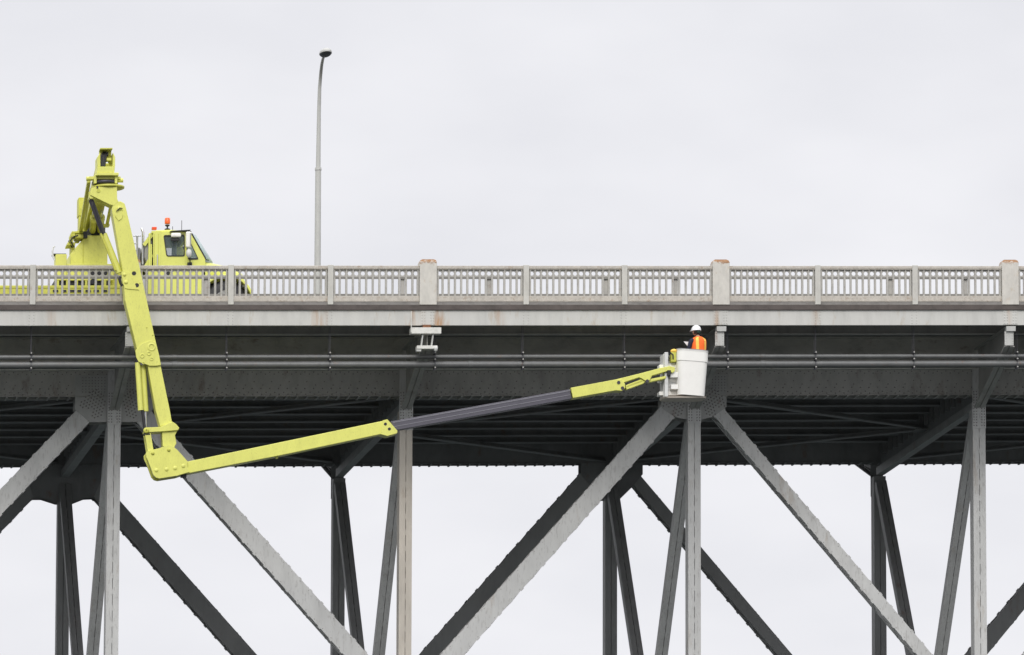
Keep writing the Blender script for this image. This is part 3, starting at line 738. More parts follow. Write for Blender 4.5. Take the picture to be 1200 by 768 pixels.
# hood and fenders
secs = []
def hsec(x, yt, yb, half, rr=.14):
    X, zt = T(x, yt); zb = T(x, yb)[1]; yc = YT+1.12; s_ = []
    pts = [(-half, zb), (-half, zt-rr*1.3), (-half+rr*.35, zt-rr*.5), (-half+rr*1.3, zt-.02), (0, zt+.03), (half-rr*1.3, zt-.02), (half-rr*.35, zt-rr*.5), (half, zt-rr*1.3), (half, zb)]
    return [(X, yc+p[0], p[1]) for p in pts]
MB().loft([hsec(240.5, 303.3, 330, .96), hsec(250, 304.6, 330, .90), (hsec(262, 306.6, 328, .84)), hsec(274, 309, 328, .80), hsec(283, 312.5, 329, .77), hsec(288, 318, 331, .74), hsec(289.5, 326, 336, .72)], True).build('hood', yel_cab, tr)
FX, FZ = T(268, 0)[0], -.47
for yy0, yy1 in ((YT-.02, YT+.5), (YT+1.75, YT+2.25)):
    m = MB(); pts = []
    for t in range(13):
        an = math.pi*(1.03-t/12*1.0); pts.append((FX+.73*math.cos(an), FZ+.73*math.sin(an)))
    inn = [(FX+.665*math.cos(math.pi*(1.03-t/12)), FZ+.665*math.sin(math.pi*(1.03-t/12))) for t in range(13)]
    vs_ = [(p[0], y, p[1]) for y in (yy0, yy1) for p in pts+inn]; n_ = 13; fs = []
    for i in range(12):
        fs += [(i, i+1, n_+i+1, n_+i), (2*n_+i+1, 2*n_+i, 3*n_+i, 3*n_+i+1), (i, 2*n_+i, 2*n_+i+1, i+1), (n_+i, n_+i+1, 3*n_+i+1, 3*n_+i)]
    m.add(vs_, fs); m.build('fender', yel_cab, tr, bevel=.015)
    MB().tube([(FX, yy0+.45, FZ), (FX, yy0+.47, FZ)], .67, 32).build('wheel_well', blk, tr)
MB().box(T(240, 0)[0], T(247, 0)[0], YT+.1, YT+.5, T(0, 312)[1], T(0, 346)[1]).build('fender_skirt', yel_cab, tr, bevel=.02)
MB().box(T(243, 0)[0], T(292, 0)[0], YT+.52, YT+1.72, T(0, 330)[1], T(0, 344)[1]).build('engine_block', blk, tr, bevel=.04)
m = MB().box(T(291, 0)[0], T(297, 0)[0], YT+.02, YT+2.25, FZ-.05, FZ-.35); m.build('front_bumper', yel_cab, tr, bevel=.03)
for dy in (.3, 1.9): MB().box(T(288, 0)[0], T(293, 0)[0], YT+dy-.12, YT+dy+.12, T(0, 329)[1], T(0, 335)[1]).build('headlight', wht2, tr, bevel=.02)
m = MB().prism(P2([(199, 309), (238, 310), (238, 345), (183, 345), (183, 312)]), YT+.085, YT+.095); m.build('lower_door_panel', yel_cab, cab, bevel=.004)
MB().box(T(196, 0)[0], T(238, 0)[0], YT+.05, YT+.3, T(0, 346)[1], T(0, 349)[1]).build('step', dkmet, tr)
p = T(196.5, 319.5); MB().tube([(p[0], YT+.088, p[1]), (p[0], YT+.07, p[1])], .07, 12).build('fuel_cap', blk, tr)
def wheel(x, y, s):
    wt = empty('wheel', (x, y, ZRD)); wt.parent = tr; wt.location = WL[wt.name]-WL[tr.name]; r_ = .56
    MB().lathe((x, y, ZRD+r_), (0, s, 0), [(.29, -.13), (.48, -.13), (.515, -.1), (r_, -.05), (r_, .05), (.515, .1), (.48, .13), (.29, .13), (.29, -.13)], 36).build('tyre', blk, wt)
    MB().lathe((x, y, ZRD+r_), (0, s, 0), [(0, .02), (.09, .03), (.1, -.02), (.2, -.05), (.27, -.10), (.295, -.131), (.295, .12), (0, .1)], 28).build('rim', wht2, wt)
wheel(FX, YT+.20, 1); wheel(FX, YT+2.04, -1)
for x in (-19.6, -20.9):
    wheel(x, YT+.2, 1); wheel(x, YT+2.04, -1)
# mirrors
p, q = T(218, 271.5, -.2), T(224, 290, -.2); MB().box(p[0], q[0], YT-.22, YT-.10, p[1], q[1]).build('mirror', wht, tr, bevel=.03)
MB().box(q[0]-.035, q[0]-.01, YT-.235, YT-.222, p[1]-.05, q[1]+.04).build('mirror_glass', redm if False else wirem, tr)
p = T(221.5, 296.5, -.2); ell(Vector((p[0], YT-.15, p[1])), .075, .08, .12, -1, 1).build('convex_mirror', wht2, tr)
m = MB(); p, q = T(223.5, 309, -.2), T(221.8, 291, -.2); m.tube([(p[0], YT+.09, p[1]), (p[0], YT-.1, p[1]), (q[0], YT-.15, q[1])], .014, 8).tube([(T(224.3, 270.5)[0], YT+.1, T(0, 270.5)[1]), (T(219, 270.5)[0], YT-.16, T(0, 270.7)[1]), (q[0], YT-.16, q[1]+.1)], .014, 8)
m.box(p[0]-.06, p[0]+.055, YT-.03, YT+.084, p[1]+.06, p[1]-.07); m.build('mirror_arm', blk, tr)
p, q = T(200.5, 273, -.1), T(212.3, 278, -.1); MB().box(p[0], q[0], YT-.12, YT-.02, p[1], q[1]).build('spot_mirror', wht, tr, bevel=.035)
MB().box(p[0], q[0]-.04, YT-.06, YT-.01, q[1]-.004, q[1]-.10).build('spot_mirror_shade', blk, tr, bevel=.02)
# roof furniture
p, q = T(194.2, 256.5, 1.0), T(194.2, 263, 1.0); MB().lathe((p[0], YT+.6, q[1]-.06), (0, 0, 1), [(0, 0), (.068, 0), (.072, .02), (.070, .14), (.05, .158), (0, .16)], 20).build('beacon', orgm, tr)
MB().lathe((p[0], YT+.6, T(0, 269, .6)[1]), (0, 0, 1), [(0, 0), (.075, 0), (.07, .02), (.02, .04), (.02, .075), (.06, .10), (.06, .125), (0, .125)], 16).build('beacon_stand', blk, tr)
MB().box(T(182.3, 0)[0], T(188, 0)[0], YT+.3, YT+.42, T(0, 269, .3)[1], T(0, 267, .3)[1]+.03).build('marker_light', redm, tr, bevel=.015)
m = MB()
for x, y0_, y1_ in ((202.3, 265.5, 270), (213, 258.5, 270)): p, q = T(x, y0_, .8), T(x, y1_, .8); m.tube([(p[0], YT+.8, q[1]), (p[0], YT+.8, p[1])], .008, 6)
m.build('antenna', blk, tr)
MB().beam((T(242, 301.5)[0], YT+.3, T(242, 301.5)[1]), (T(245.5, 302.5)[0]+.02, YT+.3, T(0, 302.5)[1]), .02, .03).build('wiper', blk, tr)

# pedestal and turret
YQ = YT+.35; Q = lambda x, y: at(x, y, YQ)
MB().prism([Q(*p) for p in ((82.5, 314), (82.5, 297.5), (98, 279.5), (102, 276), (121, 276), (126, 281), (126, 314))], YQ, YQ+1.0).build('pedestal', yel, tr, bevel=.02)
MB().box(Q(101, 0)[0]-.008, Q(101, 0)[0]+.008, YQ-.012, YQ-.002, Q(0, 283)[1], Q(0, 309)[1]).build('pedestal_seam', yel2, tr)
m = MB().prism([Q(*p) for p in ((104, 266.5), (124, 265), (124, 270), (117, 275.8), (109, 275.8), (104, 269.5))], YQ+.1, YQ+1.1); m.build('slew_housing', blk, tr, bevel=.02)
# small machinery on the left shoulder
m = MB()
for (x0, y0_, x1, y1_, dy) in ((84, 271.5, 101, 274, .1), (83, 274, 88, 278, .1), (88, 276, 99, 280, .0), (90, 270, 95, 281, .2), (79, 284.5, 88, 288, .1), (81, 281, 85, 285, .0), (84, 287.5, 88, 295, .2), (78, 287, 80, 289, 0)):
    a, b_ = Q(x0, y0_), Q(x1, y1_); m.box(a[0], b_[0], YQ-.15+dy, YQ+.4+dy, a[1], b_[1])
m.build('valve_bank', yel2, tr, bevel=.012)
a, b_ = Q(97, 273), Q(101.5, 280.5); MB().box(a[0], b_[0], YQ-.22, YQ-.06, a[1], b_[1]).build('valve_block', blk, tr)
m = MB()
for dy, xo in ((0, 0), (.12, -.03)): m.tube([(Q(86+0, 283)[0]+xo, YQ-.1+dy, Q(0, 290)[1]), (Q(85, 0)[0]+xo, YQ-.18+dy, Q(0, 283)[1]), (Q(89, 0)[0], YQ-.16+dy, Q(0, 278.5)[1]), (Q(94, 0)[0], YQ-.16+dy, Q(0, 277)[1])], .017, 8)
m.build('hydraulic_hose', blk, tr)
# rear box of boom one and first boom reaching over the rail
a, b_ = at(92.3, 231.5, .1), at(99.6, 253, .1); MB().box(a[0], b_[0], .1, .55, a[1], b_[1]).build('boom_rear_box', yel2, tr, bevel=.01)
a, b_ = at(92.8, 253, .1), at(99, 271, .1); m = MB().box(a[0], b_[0], .12, .5, a[1]-.002, b_[1]); 
m.build('turret_post', yel2, tr, bevel=.01)
YB = -5.62; HB = .44           # front face and depth of the over-side boom
A0 = at(108, 262, .1); A1 = at(123.5, 196, YB+.3)
MB().beam((A0[0], .4, A0[1]), (A1[0], YB+.75, A1[1]-.02), .42, .5, .36, .42).build('first_boom', yel2, tr, bevel=.02)
for x0, x1 in ((108.3, 110), (117.5, 118.5)):
    p, q = at(x0, 273, -.55), at(x1+.5, 248, -2.4)
    ml = empty('lift_cylinder', (p[0], -.55, p[1])); ml.parent = tr; ml.location = WL[ml.name]-WL[tr.name]
    P_, Q_ = Vector((p[0], -.55, p[1])), Vector((q[0], -2.4, q[1]))
    MB().tube([P_, P_.lerp(Q_, .75)], .085, 16).build('barrel', yel2, ml)
    MB().tube([P_.lerp(Q_, .752), Q_], .045, 12).build('rod', chrome, ml)
    MB().tube([P_.lerp(Q_, .62), P_.lerp(Q_, .74)], .098, 16).build('gland', yel, ml)
# long link on the left of the first boom
p, q = at(93.5, 276, -.4), at(104.2, 212, YB+.4)
MB().beam((p[0], -.4, p[1]), (q[0], YB+.4, q[1]), .09, .12).build('levelling_link', yel2, tr, bevel=.008)
p, q = at(98, 268, -.4), at(106.5, 222, YB+.5)
MB().beam((p[0], -.4, p[1]), (q[0], YB+.5, q[1]), .04, .05).build('levelling_rod', yel, tr)
p, q = at(125.3, 264, -1.2), at(130.3, 240, -2.6)
MB().beam((p[0], -1.2, p[1]), (q[0], -2.6, q[1]), .07, .1).box(p[0]-.16, p[0]+.05, -1.4, -1.1, p[1], p[1]-.05).build('side_bracket', yel2, tr)

# head of the first boom: open fork with hoses, slewing ring, hanging bracket
B = lambda x, y: at(x, y, YB)
hd_ = empty('boom_head', (B(124, 0)[0], YB+.3, B(0, 215)[1])); hd_.parent = tr; hd_.location = WL[hd_.name]-WL[tr.name]
m = MB()
for l in ([(114.2, 184), (117.6, 178.5), (117.9, 195.2), (114.2, 195.2)], [(132.6, 178.5), (135, 184), (135, 195.2), (132.3, 195.2)]):
    m.prism([B(*p) for p in l], YB+.02, YB+.55)
m.prism([B(*p) for p in ((114, 195.3), (134.8, 195.3), (134, 202.5), (113.2, 202.5))], YB, YB+.5)
m.prism([B(*p) for p in ((113, 202.6), (139, 202.6), (139, 206), (112, 206))], YB-.03, YB+.55)
m.build('fork', yel, hd_, bevel=.012)
m = MB().prism([B(*p) for p in ((117.9, 173.2), (132.2, 173.2), (132.2, 194), (128, 186.5), (117.9, 190))], YB+.34, YB+.40)
m.prism([B(*p) for p in ((117.9, 173), (132.2, 173), (132.2, 174.4), (117.9, 174.4))], YB+.06, YB+.339)
m.build('back_plate', yel2, hd_)
a, b_ = B(126, 183.5), B(131.5, 186.5); MB().box(a[0], b_[0], YB+.2, YB+.33, a[1], b_[1]).build('catch', yel, hd_)
for x, r_ in ((121.2, .045), (123.4, .05), (125.2, .036)):
    P_ = [B(x-2.6, 194.6), B(x-1.8, 188), B(x-.2, 181), B(x+1.6, 177.6), B(x+1.9, 180)]
    MB().tube([(q[0], YB+.12+.05*i, q[1]) for i, q in enumerate(P_)], r_, 12).build('hose', blk, hd_)
m = MB()
for x, y in ((105.3, 208), (142, 210)):
    p = B(x, y); m.tube([(p[0]-.07, YB+.2, p[1]), (p[0]+.07, YB+.2, p[1])], .055, 14)
p, q = B(105, 208), B(142, 209.5); m.box(p[0], q[0], YB+.12, YB+.3, B(0, 205.5)[1], B(0, 209)[1])
for x in (110.5, 134.8): a, b_ = B(x, 205), B(x+3, 214.5); m.box(a[0], b_[0], YB+.05, YB+.45, a[1], b_[1])
m.build('trunnion', yel, hd_, bevel=.008)
c = B(124.5, 213.5); MB().lathe((c[0], YB+.3, c[1]), (0, 0, 1), [(0, -.03), (.30, -.03), (.33, 0), (.33, .05), (.16, .06), (.16, .14), (0, .14)], 32).build('slewing_drive', dkmet, hd_)
c = B(128.3, 217.4); MB().lathe((c[0], YB+.34, c[1]), (0, 0, 1), [(0, -.03), (.40, -.03), (.415, -.015), (.415, .02), (.40, .03), (0, .03)], 36).build('slewing_ring', yel2, hd_)
c = B(124, 216.3); MB().lathe((c[0], YB+.3, c[1]), (0, 0, 1), [(0, -.03), (.24, -.03), (.24, .05), (0, .05)], 32).build('ring_collar', yel2, hd_)
# hanging bracket with pivot
m = MB(); pl = [(106, 222), (110, 219.5), (137, 219), (137.3, 233), (138.5, 236), (134, 241), (129, 240), (106, 228.8)]
m.prism([B(*p) for p in pl], YB-.005, YB+.03); m.prism([B(*p) for p in pl], YB+.42, YB+.455)
m.prism([B(*p) for p in ((108, 219.8), (136, 219.6), (136, 222), (108, 222))], YB+.031, YB+.419)
m.build('hanging_bracket', yel, hd_, bevel=.006)
p = B(115.5, 223.8); MB().tube([(p[0], YB-.02, p[1]), (p[0], YB+.47, p[1])], .045, 14).build('pin', yel2, hd_)
a, b_ = B(113, 218.3), B(115, 221); MB().box(a[0], b_[0], YB-.03, YB-.01, a[1], b_[1]).build('stop_block', blk, hd_)

# ---- second boom (down), knee, third boom (out), tip, bucket
b2 = empty('second_boom', (B(165, 0)[0], YB+.22, B(0, 525)[1])); b2.parent = tr; b2.location = WL[b2.name]-WL[tr.name]
def PP(m, l, y0, y1): return m.prism([B(*p) for p in l], y0, y1)
PP(MB(), [(131, 246), (132.5, 240), (136.5, 236.2), (141.5, 236), (146, 238.5), (147.5, 243), (162.7, 308.5), (174, 361), (188.7, 428.7), (174, 429), (161, 411.5), (146.5, 352), (143.8, 318)], YB, YB+.42).build('upper_section', yel, b2, bevel=.015)
PP(MB(), [(173.3, 428.9), (188.6, 428.9), (199.3, 481), (201.8, 495), (188, 500), (182.7, 481)], YB+.035, YB+.40).build('lower_section', yel, b2, bevel=.012)
m = MB(); PP(m, [(158.5, 411), (166, 403), (175, 399.5), (182.5, 401), (186.5, 417), (188.5, 428), (183, 429), (175.5, 429), (172, 427.6), (162.5, 424.5), (159.5, 419)], YB-.02, YB-.001); m.build('knuckle_plate', yel, b2, bevel=.006)
for x, y, r_ in ((177.5, 407, .11), (177.5, 421, .05), (174.5, 414.5, .06), (166.5, 417.5, .06), (168, 425.8, .035)):
    p = B(x, y); MB().lathe((p[0], YB-.021, p[1]), (0, -1, 0), [(r_*.55, .004), (r_*.6, .012), (r_*.9, .012), (r_, .0)], 18).build('pivot_cap', yel, b2)
m = MB()
for x, y in ((157, 320.5), (160.3, 334.5)): p = B(x, y); m.tube([(p[0], YB-.004, p[1]), (p[0], YB+.01, p[1])], .055, 14)
m.build('lightening_hole', blk, b2)
p = B(139.5, 252.5); m = MB(); m.lathe((p[0], YB-.002, p[1]), (0, -1, 0), [(0, .014), (.10, .014), (.11, .0)], 20); PP(m, [(136, 244), (139.5, 243), (143.5, 249), (143, 256), (139, 259), (136, 255)], YB-.02, YB-.002); p = B(139.8, 244.5); m.lathe((p[0], YB-.002, p[1]), (0, -1, 0), [(0, .03), (.06, .03), (.07, 0)], 14); m.build('upper_pivot', yel, b2)
m = MB(); p = B(139.3, 247); m.tube([(p[0]-.07, YB-.05, p[1]-.03), (p[0]+.02, YB-.06, p[1]+.06), (p[0]+.09, YB-.05, p[1]+.04)], .012, 8); m.build('hydraulic_hose', blk, b2)
m = MB(); PP(m, [(142, 319), (146, 317.5), (152, 320), (157, 330), (160, 338), (163, 340), (150, 339), (146, 338), (143.8, 331)], YB-.02, YB-.002); m.build('lug_plate', yel, b2, bevel=.004)
for x, y in ((145.8, 322), (147.5, 331)): p = B(x, y); MB().lathe((p[0], YB-.021, p[1]), (0, -1, 0), [(0, .015), (.045, .015), (.052, .0)], 14).build('pin', yel, b2)
p = [B(142.7, 324), B(141.5, 327), B(143, 332), B(145, 335)]; MB().tube([(q[0]-.03, YB+.05, q[1]) for q in p], .035, 10).build('hydraulic_hose', blk, b2)
m = MB()
for x, y in ((164, 332), (157, 318), (172, 384), (179, 393)): 
    p = B(x, y); m.lathe((p[0], YB-.001, p[1]), (0, -1, 0), [(0, .008), (.015, .008), (.018, 0)], 8)
m.build('bolt', yel2, b2)
# upper luffing cylinder
uc = empty('luffing_cylinder', (B(125, 0)[0], YB+.2, B(0, 318)[1])); uc.parent = tr; uc.location = WL[uc.name]-WL[tr.name]
p, q, r_ = B(107.6, 233), B(122.3, 273), B(140.5, 318.5)
MB().tube([(p[0], YB+.2, p[1]), (q[0], YB+.2, q[1])], .066, 16).build('rod', dkmet, uc)
MB().tube([(p[0]+.06, YB+.08, p[1]-.1), (q[0]-.02, YB+.08, q[1]-.02)], .022, 10).build('hose', blk, uc)
MB().tube([(q[0], YB+.2, q[1]), (r_[0], YB+.2, r_[1])], .088, 18).build('barrel', yel, uc)
MB().tube([(q[0]-.08, YB+.12, q[1]), (r_[0]-.10, YB+.12, r_[1]+.05)], .03, 10).build('feed_line', yel2, uc)
p = B(107, 230.5); MB().tube([(p[0], YB+.03, p[1]), (p[0], YB+.42, p[1])], .05, 14).build('pin', yel, uc)
# lower cylinder pair
for x0, y0_, x1, y1_, rr, dy in ((161.6, 424.5, 165.2, 480.6, .068, .08), (168.2, 427, 171.6, 481, .078, .2)):
    lc = empty('knee_cylinder', (B(x1, 0)[0], YB+dy, B(0, y1_)[1])); lc.parent = tr; lc.location = WL[lc.name]-WL[tr.name]
    p, q = B(x0, y0_), B(x1, y1_); MB().tube([(p[0], YB+dy, p[1]), (q[0], YB+dy, q[1])], rr, 18).build('barrel', yel, lc)
    if dy > .1:
        p = B(171.8, 504); MB().tube([(q[0], YB+dy, q[1]), (p[0], YB+dy, p[1])], .032, 12).build('rod', chrome, lc)
    else:
        p = B(170, 502); MB().tube([(q[0]+.05, YB+dy, q[1]), (p[0], YB+dy, p[1])], .04, 12).build('hose', blk, lc)
p, q = B(159.5, 417), B(160.5, 425); MB().box(p[0], p[0]+.12, YB+.02, YB+.3, p[1], q[1]).build('hose_bundle', blk, b2)
# knee
kn_ = empty('knee_joint', (B(195, 0)[0], YB+.2, B(0, 561)[1])); kn_.parent = tr; kn_.location = WL[kn_.name]-WL[tr.name]
m = MB(); PP(m, [(169.3, 504.3), (172, 501.3), (188, 500.6), (201.8, 494.4), (206, 497), (210, 501.8), (208.6, 504.5), (190, 506), (171, 507), (169.3, 506.3)], YB-.03, YB+.44); m.build('collar', yel, kn_, bevel=.01)
m = MB(); PP(m, [(190, 506.1), (208, 504.7), (205.3, 510), (207, 519.5), (204.3, 524.5), (191, 523)], YB+.03, YB+.40); m.build('boom_foot', yel, kn_, bevel=.01)
m = MB(); PP(m, [(169.6, 507.1), (176.6, 507.1), (179.8, 527), (173.2, 529.5)], YB+.0, YB+.09); PP(m, [(169.6, 507.1), (176.6, 507.1), (179.8, 527), (173.2, 529.5)], YB+.3, YB+.39); m.build('link_arm', yel, kn_, bevel=.008)
m = MB(); pl = [(170.6, 532), (173, 528.8), (185.5, 526), (197, 521.9), (200.5, 522.2), (207.3, 527.3), (219.7, 541.2), (219, 547), (222, 553.5), (207.3, 558), (186.5, 561.3), (182.5, 560.2), (179.4, 557), (173.5, 541), (171, 536)]
PP(m, pl, YB-.05, YB+.0); PP(m, pl, YB+.41, YB+.46); m.build('knee_plate', yel, kn_, bevel=.006)
PP(MB(), [(172.2, 532), (176, 530.5), (186, 557), (184, 559.5), (181, 557)], YB+.001, YB+.409).prism([B(*p) for p in ((187, 561), (207, 557.5), (206.7, 555.5), (187, 559))], YB+.001, YB+.409).build('knee_web', yel2, kn_)
m = MB()
for x, y in ((178.7, 531.8), (197.5, 527.8)): p = B(x, y); m.lathe((p[0], YB-.051, p[1]), (0, -1, 0), [(0, .02), (.04, .02), (.045, 0)], 12)
m.build('bolt', yel2, kn_)
for x, y in ((195, 550.5), (205, 549), (214.5, 546.5), (183, 551.5)): p = B(x, y); MB().lathe((p[0], YB-.051, p[1]), (0, -1, 0), [(0, .012), (.045, .012), (.055, 0)], 16).build('pin', yel, kn_)
p = B(171.3, 504.8); m = MB().lathe((p[0], YB-.031, p[1]), (0, -1, 0), [(.02, .03), (.06, .03), (.075, 0)], 16); m.build('pin', yel2, kn_)
p = B(173, 508.3); MB().box(p[0]-.09, p[0]+.06, YB-.01, YB+.2, p[1]+.01, p[1]-.03).build('grease_block', blk, kn_)
# third boom
b3 = empty('third_boom', (B(330, 0)[0], YB+.2, B(0, 560)[1])); b3.parent = tr; b3.location = WL[b3.name]-WL[tr.name]
PP(MB(), [(207, 543.5), (250.3, 534.6), (449, 493.2), (454, 510.6), (446.5, 508.9), (330, 533.5), (250.3, 549), (222, 554.5), (207.5, 557.5)], YB+.02, YB+.38).build('outer_section', yel, b3, bevel=.014)
PP(MB(), [(448.4, 493), (454, 491.6), (465.8, 505.2), (465.2, 508), (454, 511.2), (446, 509)], YB-.01, YB+.41).build('end_collar', yel, b3, bevel=.006)
m = MB()
for x, y in ((451.6, 497.2), (456.2, 503)): p = B(x, y); m.tube([(p[0], YB-.014, p[1]), (p[0], YB+.0, p[1])], .04, 12)
for x, y in ((232, 537.7), (235.5, 537), (240, 536.3)): p = B(x, y); m.tube([(p[0], YB+.015, p[1]), (p[0], YB+.03, p[1])], .014, 8)
m.build('bolt', blk, b3)
p = B(325, 534.5); MB().box(p[0]-.03, p[0]+.03, YB+.1, YB+.2, p[1]+.02, p[1]-.05).build('clip', yel2, b3)
p, q = B(219, 555.8), B(213, 557.5); MB().box(q[0], p[0], YB+.05, YB+.3, p[1]+.02, q[1]-.02).build('grease_block', blk, b3)
PP(MB(), [(458, 493.6), (668.5, 455.8), (670.8, 467), (463, 504.2)], YB+.06, YB+.34).build('telescopic_section', tele_m, b3, bevel=.012)
for ta, tb in ((.10, .20), (.55, .62)):
    def lp_(t): return [(461+0*t, 493.1+(504.8-493.1)*t), (669, 455.7+(467.2-455.7)*t)]
    a, b_ = lp_(ta); c_, d_ = lp_(tb); PP(MB(), [a, b_, d_, c_], YB+.052, YB+.059).build('scuffed_stripe', tele_l, b3)
PP(MB(), [(668.9, 454.6), (722.7, 444.6), (728.5, 444.3), (732.5, 450), (732.8, 455), (729, 458.2), (722, 457.6), (671.6, 466.6)], YB+.0, YB+.40).build('tip_section', yel, b3, bevel=.01)
# tip linkage
tp = empty('tip_linkage', (B(760, 0)[0], YB+.2, B(0, 457)[1])); tp.parent = tr; tp.location = WL[tp.name]-WL[tr.name]
PP(MB(), [(722.5, 444.3), (748, 438), (775, 430.8), (785.2, 428.8), (791.5, 430.2), (791.5, 434.4), (788.3, 437), (785, 434), (764.6, 440), (762, 445.6), (758, 447), (753, 443.6), (749.6, 442), (729.5, 448.6)], YB+.06, YB+.34).build('upper_link', yel, tp, bevel=.01)
PP(MB(), [(734, 451), (752, 443.9), (757, 446.6), (755, 449), (735, 456.2)], YB+.1, YB+.30).build('lower_link', yel, tp, bevel=.01)
p, q = B(735.5, 451.2), B(753.5, 444.6); MB().beam((p[0], YB+.099, p[1]-.02), (q[0], YB+.099, q[1]-.02), .01, .03).build('link_groove', yel2, tp)
PP(MB(), [(760, 444), (781.6, 439.8), (781.2, 443.3), (761, 447.8)], YB+.1, YB+.30).build('tip_cylinder', yel, tp, bevel=.02)
m = MB()
for x, y in ((725, 448.5), (729.5, 455), (758.5, 446.8)): p = B(x, y); m.tube([(p[0], YB+.05, p[1]), (p[0], YB-.012, p[1])], .045, 12)
m.build('pin', dkmet, tp)
MB().box(B(782, 0)[0], B(786, 0)[0], YB+.02, YB+.14, B(0, 435)[1], B(0, 441)[1]).build('hose_bundle', blk, tp)

# bucket
YK = YB+.02; K = lambda x, y: at(x, y, YK)
bk = empty('bucket', (K(811, 0)[0], YK+.4, K(0, 465)[1])); bk.parent = tr; bk.location = WL[bk.name]-WL[tr.name]
def rrect(cx, cy, a, b_, z, r_=.17, n=5, dz=0):
    pts = []
    for sx, sy, a0 in ((1, 1, 0), (-1, 1, 90), (-1, -1, 180), (1, -1, 270)):
        for k in range(n+1):
            an = R(a0+90*k/n); x = cx+sx*(a-r_)+r_*math.cos(an); pts.append((x, cy+sy*(b_-r_)+r_*math.sin(an), z+dz*(x-cx)))
    return pts
ct = (K(793.7, 0)[0]+K(830.7, 0)[0])/2; cb = (K(794.6, 0)[0]+K(826.5, 0)[0])/2
ht = (K(830.7, 0)[0]-K(793.7, 0)[0])/2; hb = (K(826.5, 0)[0]-K(794.6, 0)[0])/2
zt, zs, zb_ = K(0, 410.6)[1], K(0, 424)[1], K(0, 464.5)[1]
cy = YK+.40
tl = -.08
def lerp(a, b_, t): return a+(b_-a)*t
ts_ = (zt-zs)/(zt-zb_)
o1 = [rrect(cb, cy, hb, .36, zb_, dz=tl), rrect(lerp(ct, cb, ts_), cy, lerp(ht, hb, ts_)-.004, .388, zs-.015, dz=tl), rrect(lerp(ct, cb, ts_), cy, lerp(ht, hb, ts_)+.010, .400, zs, dz=tl), rrect(ct, cy, ht-.006, .402, zt-.03, dz=tl), rrect(ct, cy, ht, .41, zt-.028, dz=tl), rrect(ct, cy, ht, .41, zt, dz=tl)]
inn = [rrect(ct, cy, ht-.03, .38, zt, dz=tl), rrect(cb, cy, hb-.03, .33, zb_+.05, dz=tl)]
m = MB(); se = o1+inn; n_ = len(o1[0])
m.add([p for q in se for p in q], [(i*n_+k, i*n_+(k+1) % n_, (i+1)*n_+(k+1) % n_, (i+1)*n_+k) for i in range(len(se)-1) for k in range(n_)])
m.add(o1[0], [tuple(range(n_))]); m.add(inn[1], [tuple(range(n_))])
bo = m.build('bucket_shell', wht, bk)
for p_ in bo.data.polygons: p_.use_smooth = len(p_.vertices) == 4
bo.modifiers.new('edges', 'EDGE_SPLIT').split_angle = R(35)
MB().add(rrect(cb-.16, cy+.05, hb+.22, .36, zb_-.018, dz=0)+rrect(cb-.16, cy+.05, hb+.20, .34, zb_-.06, dz=0), [tuple(range(23, -1, -1)), tuple(range(24, 48))]+[(k, (k+1) % 24, 24+(k+1) % 24, 24+k) for k in range(24)]).build('base_tray', tan, bk)
m = MB()
m.box(K(779.5, 0)[0], K(783.6, 0)[0], YK+.10, YK+.20, K(0, 413)[1], K(0, 466)[1])
m.box(K(779, 0)[0], K(784.6, 0)[0], YK+.22, YK+.72, K(0, 414)[1], K(0, 466)[1])
m.build('mast_plate', wht2, bk, bevel=.01)
m = MB()
for y0_, y1_, xa, dy in ((426.5, 430.5, 774.8, .28), (436.8, 443, 786, .1), (443.5, 446.5, 774.8, .28), (451.5, 457, 787, .1), (458.5, 463, 774.5, .28)):
    m.box(K(xa, 0)[0], K(795, 0)[0], YK+dy, YK+.6, K(0, y0_)[1], K(0, y1_)[1])
m.build('mounting_arm', wht, bk, bevel=.008)
m = MB().box(K(785, 0)[0], K(794.6, 0)[0], YK+.3, YK+.5, K(0, 425)[1], K(0, 462)[1]); m.build('mounting_web', wht2, bk)
m = MB().box(K(787.5, 0)[0], K(793.4, 0)[0], YK+.15, YK+.40, K(0, 412.5)[1], K(0, 424)[1]); m.build('control_box', yel2, bk, bevel=.01)
ell(Vector((K(791, 0)[0], YK+.2, K(0, 411)[1])), .09, .07, .055, -1, 1).build('hose_coil', tape, bk)
MB().tube([(K(785.5, 0)[0], YK+.2, K(0, 416)[1]), (K(787, 0)[0], YK+.15, K(0, 413.5)[1]), (K(789.5, 0)[0], YK+.13, K(0, 416)[1]), (K(789.5, 0)[0], YK+.13, K(0, 421)[1])], .018, 8).build('control_hose', blk, bk)
m = MB()
m.box(K(797, 0)[0], K(800, 0)[0], cy-.30, cy+.3, zb_+.055, zb_+.06)
m.build('floor_mat', blk, bk)
q_ = [rrect(ct, cy, ht+.004, .414, zt-.006, dz=tl), rrect(ct, cy, ht+.004, .414, zt+.012, dz=tl), rrect(ct, cy, ht-.034, .376, zt+.012, dz=tl), rrect(ct, cy, ht-.034, .376, zt-.006, dz=tl)]
mq = MB(); mq.add([p for q in q_ for p in q], [(i*24+k, i*24+(k+1) % 24, ((i+1) % 4)*24+(k+1) % 24, ((i+1) % 4)*24+k) for i in range(4) for k in range(24)]); mq.build('rim_pad', wirem, bk)

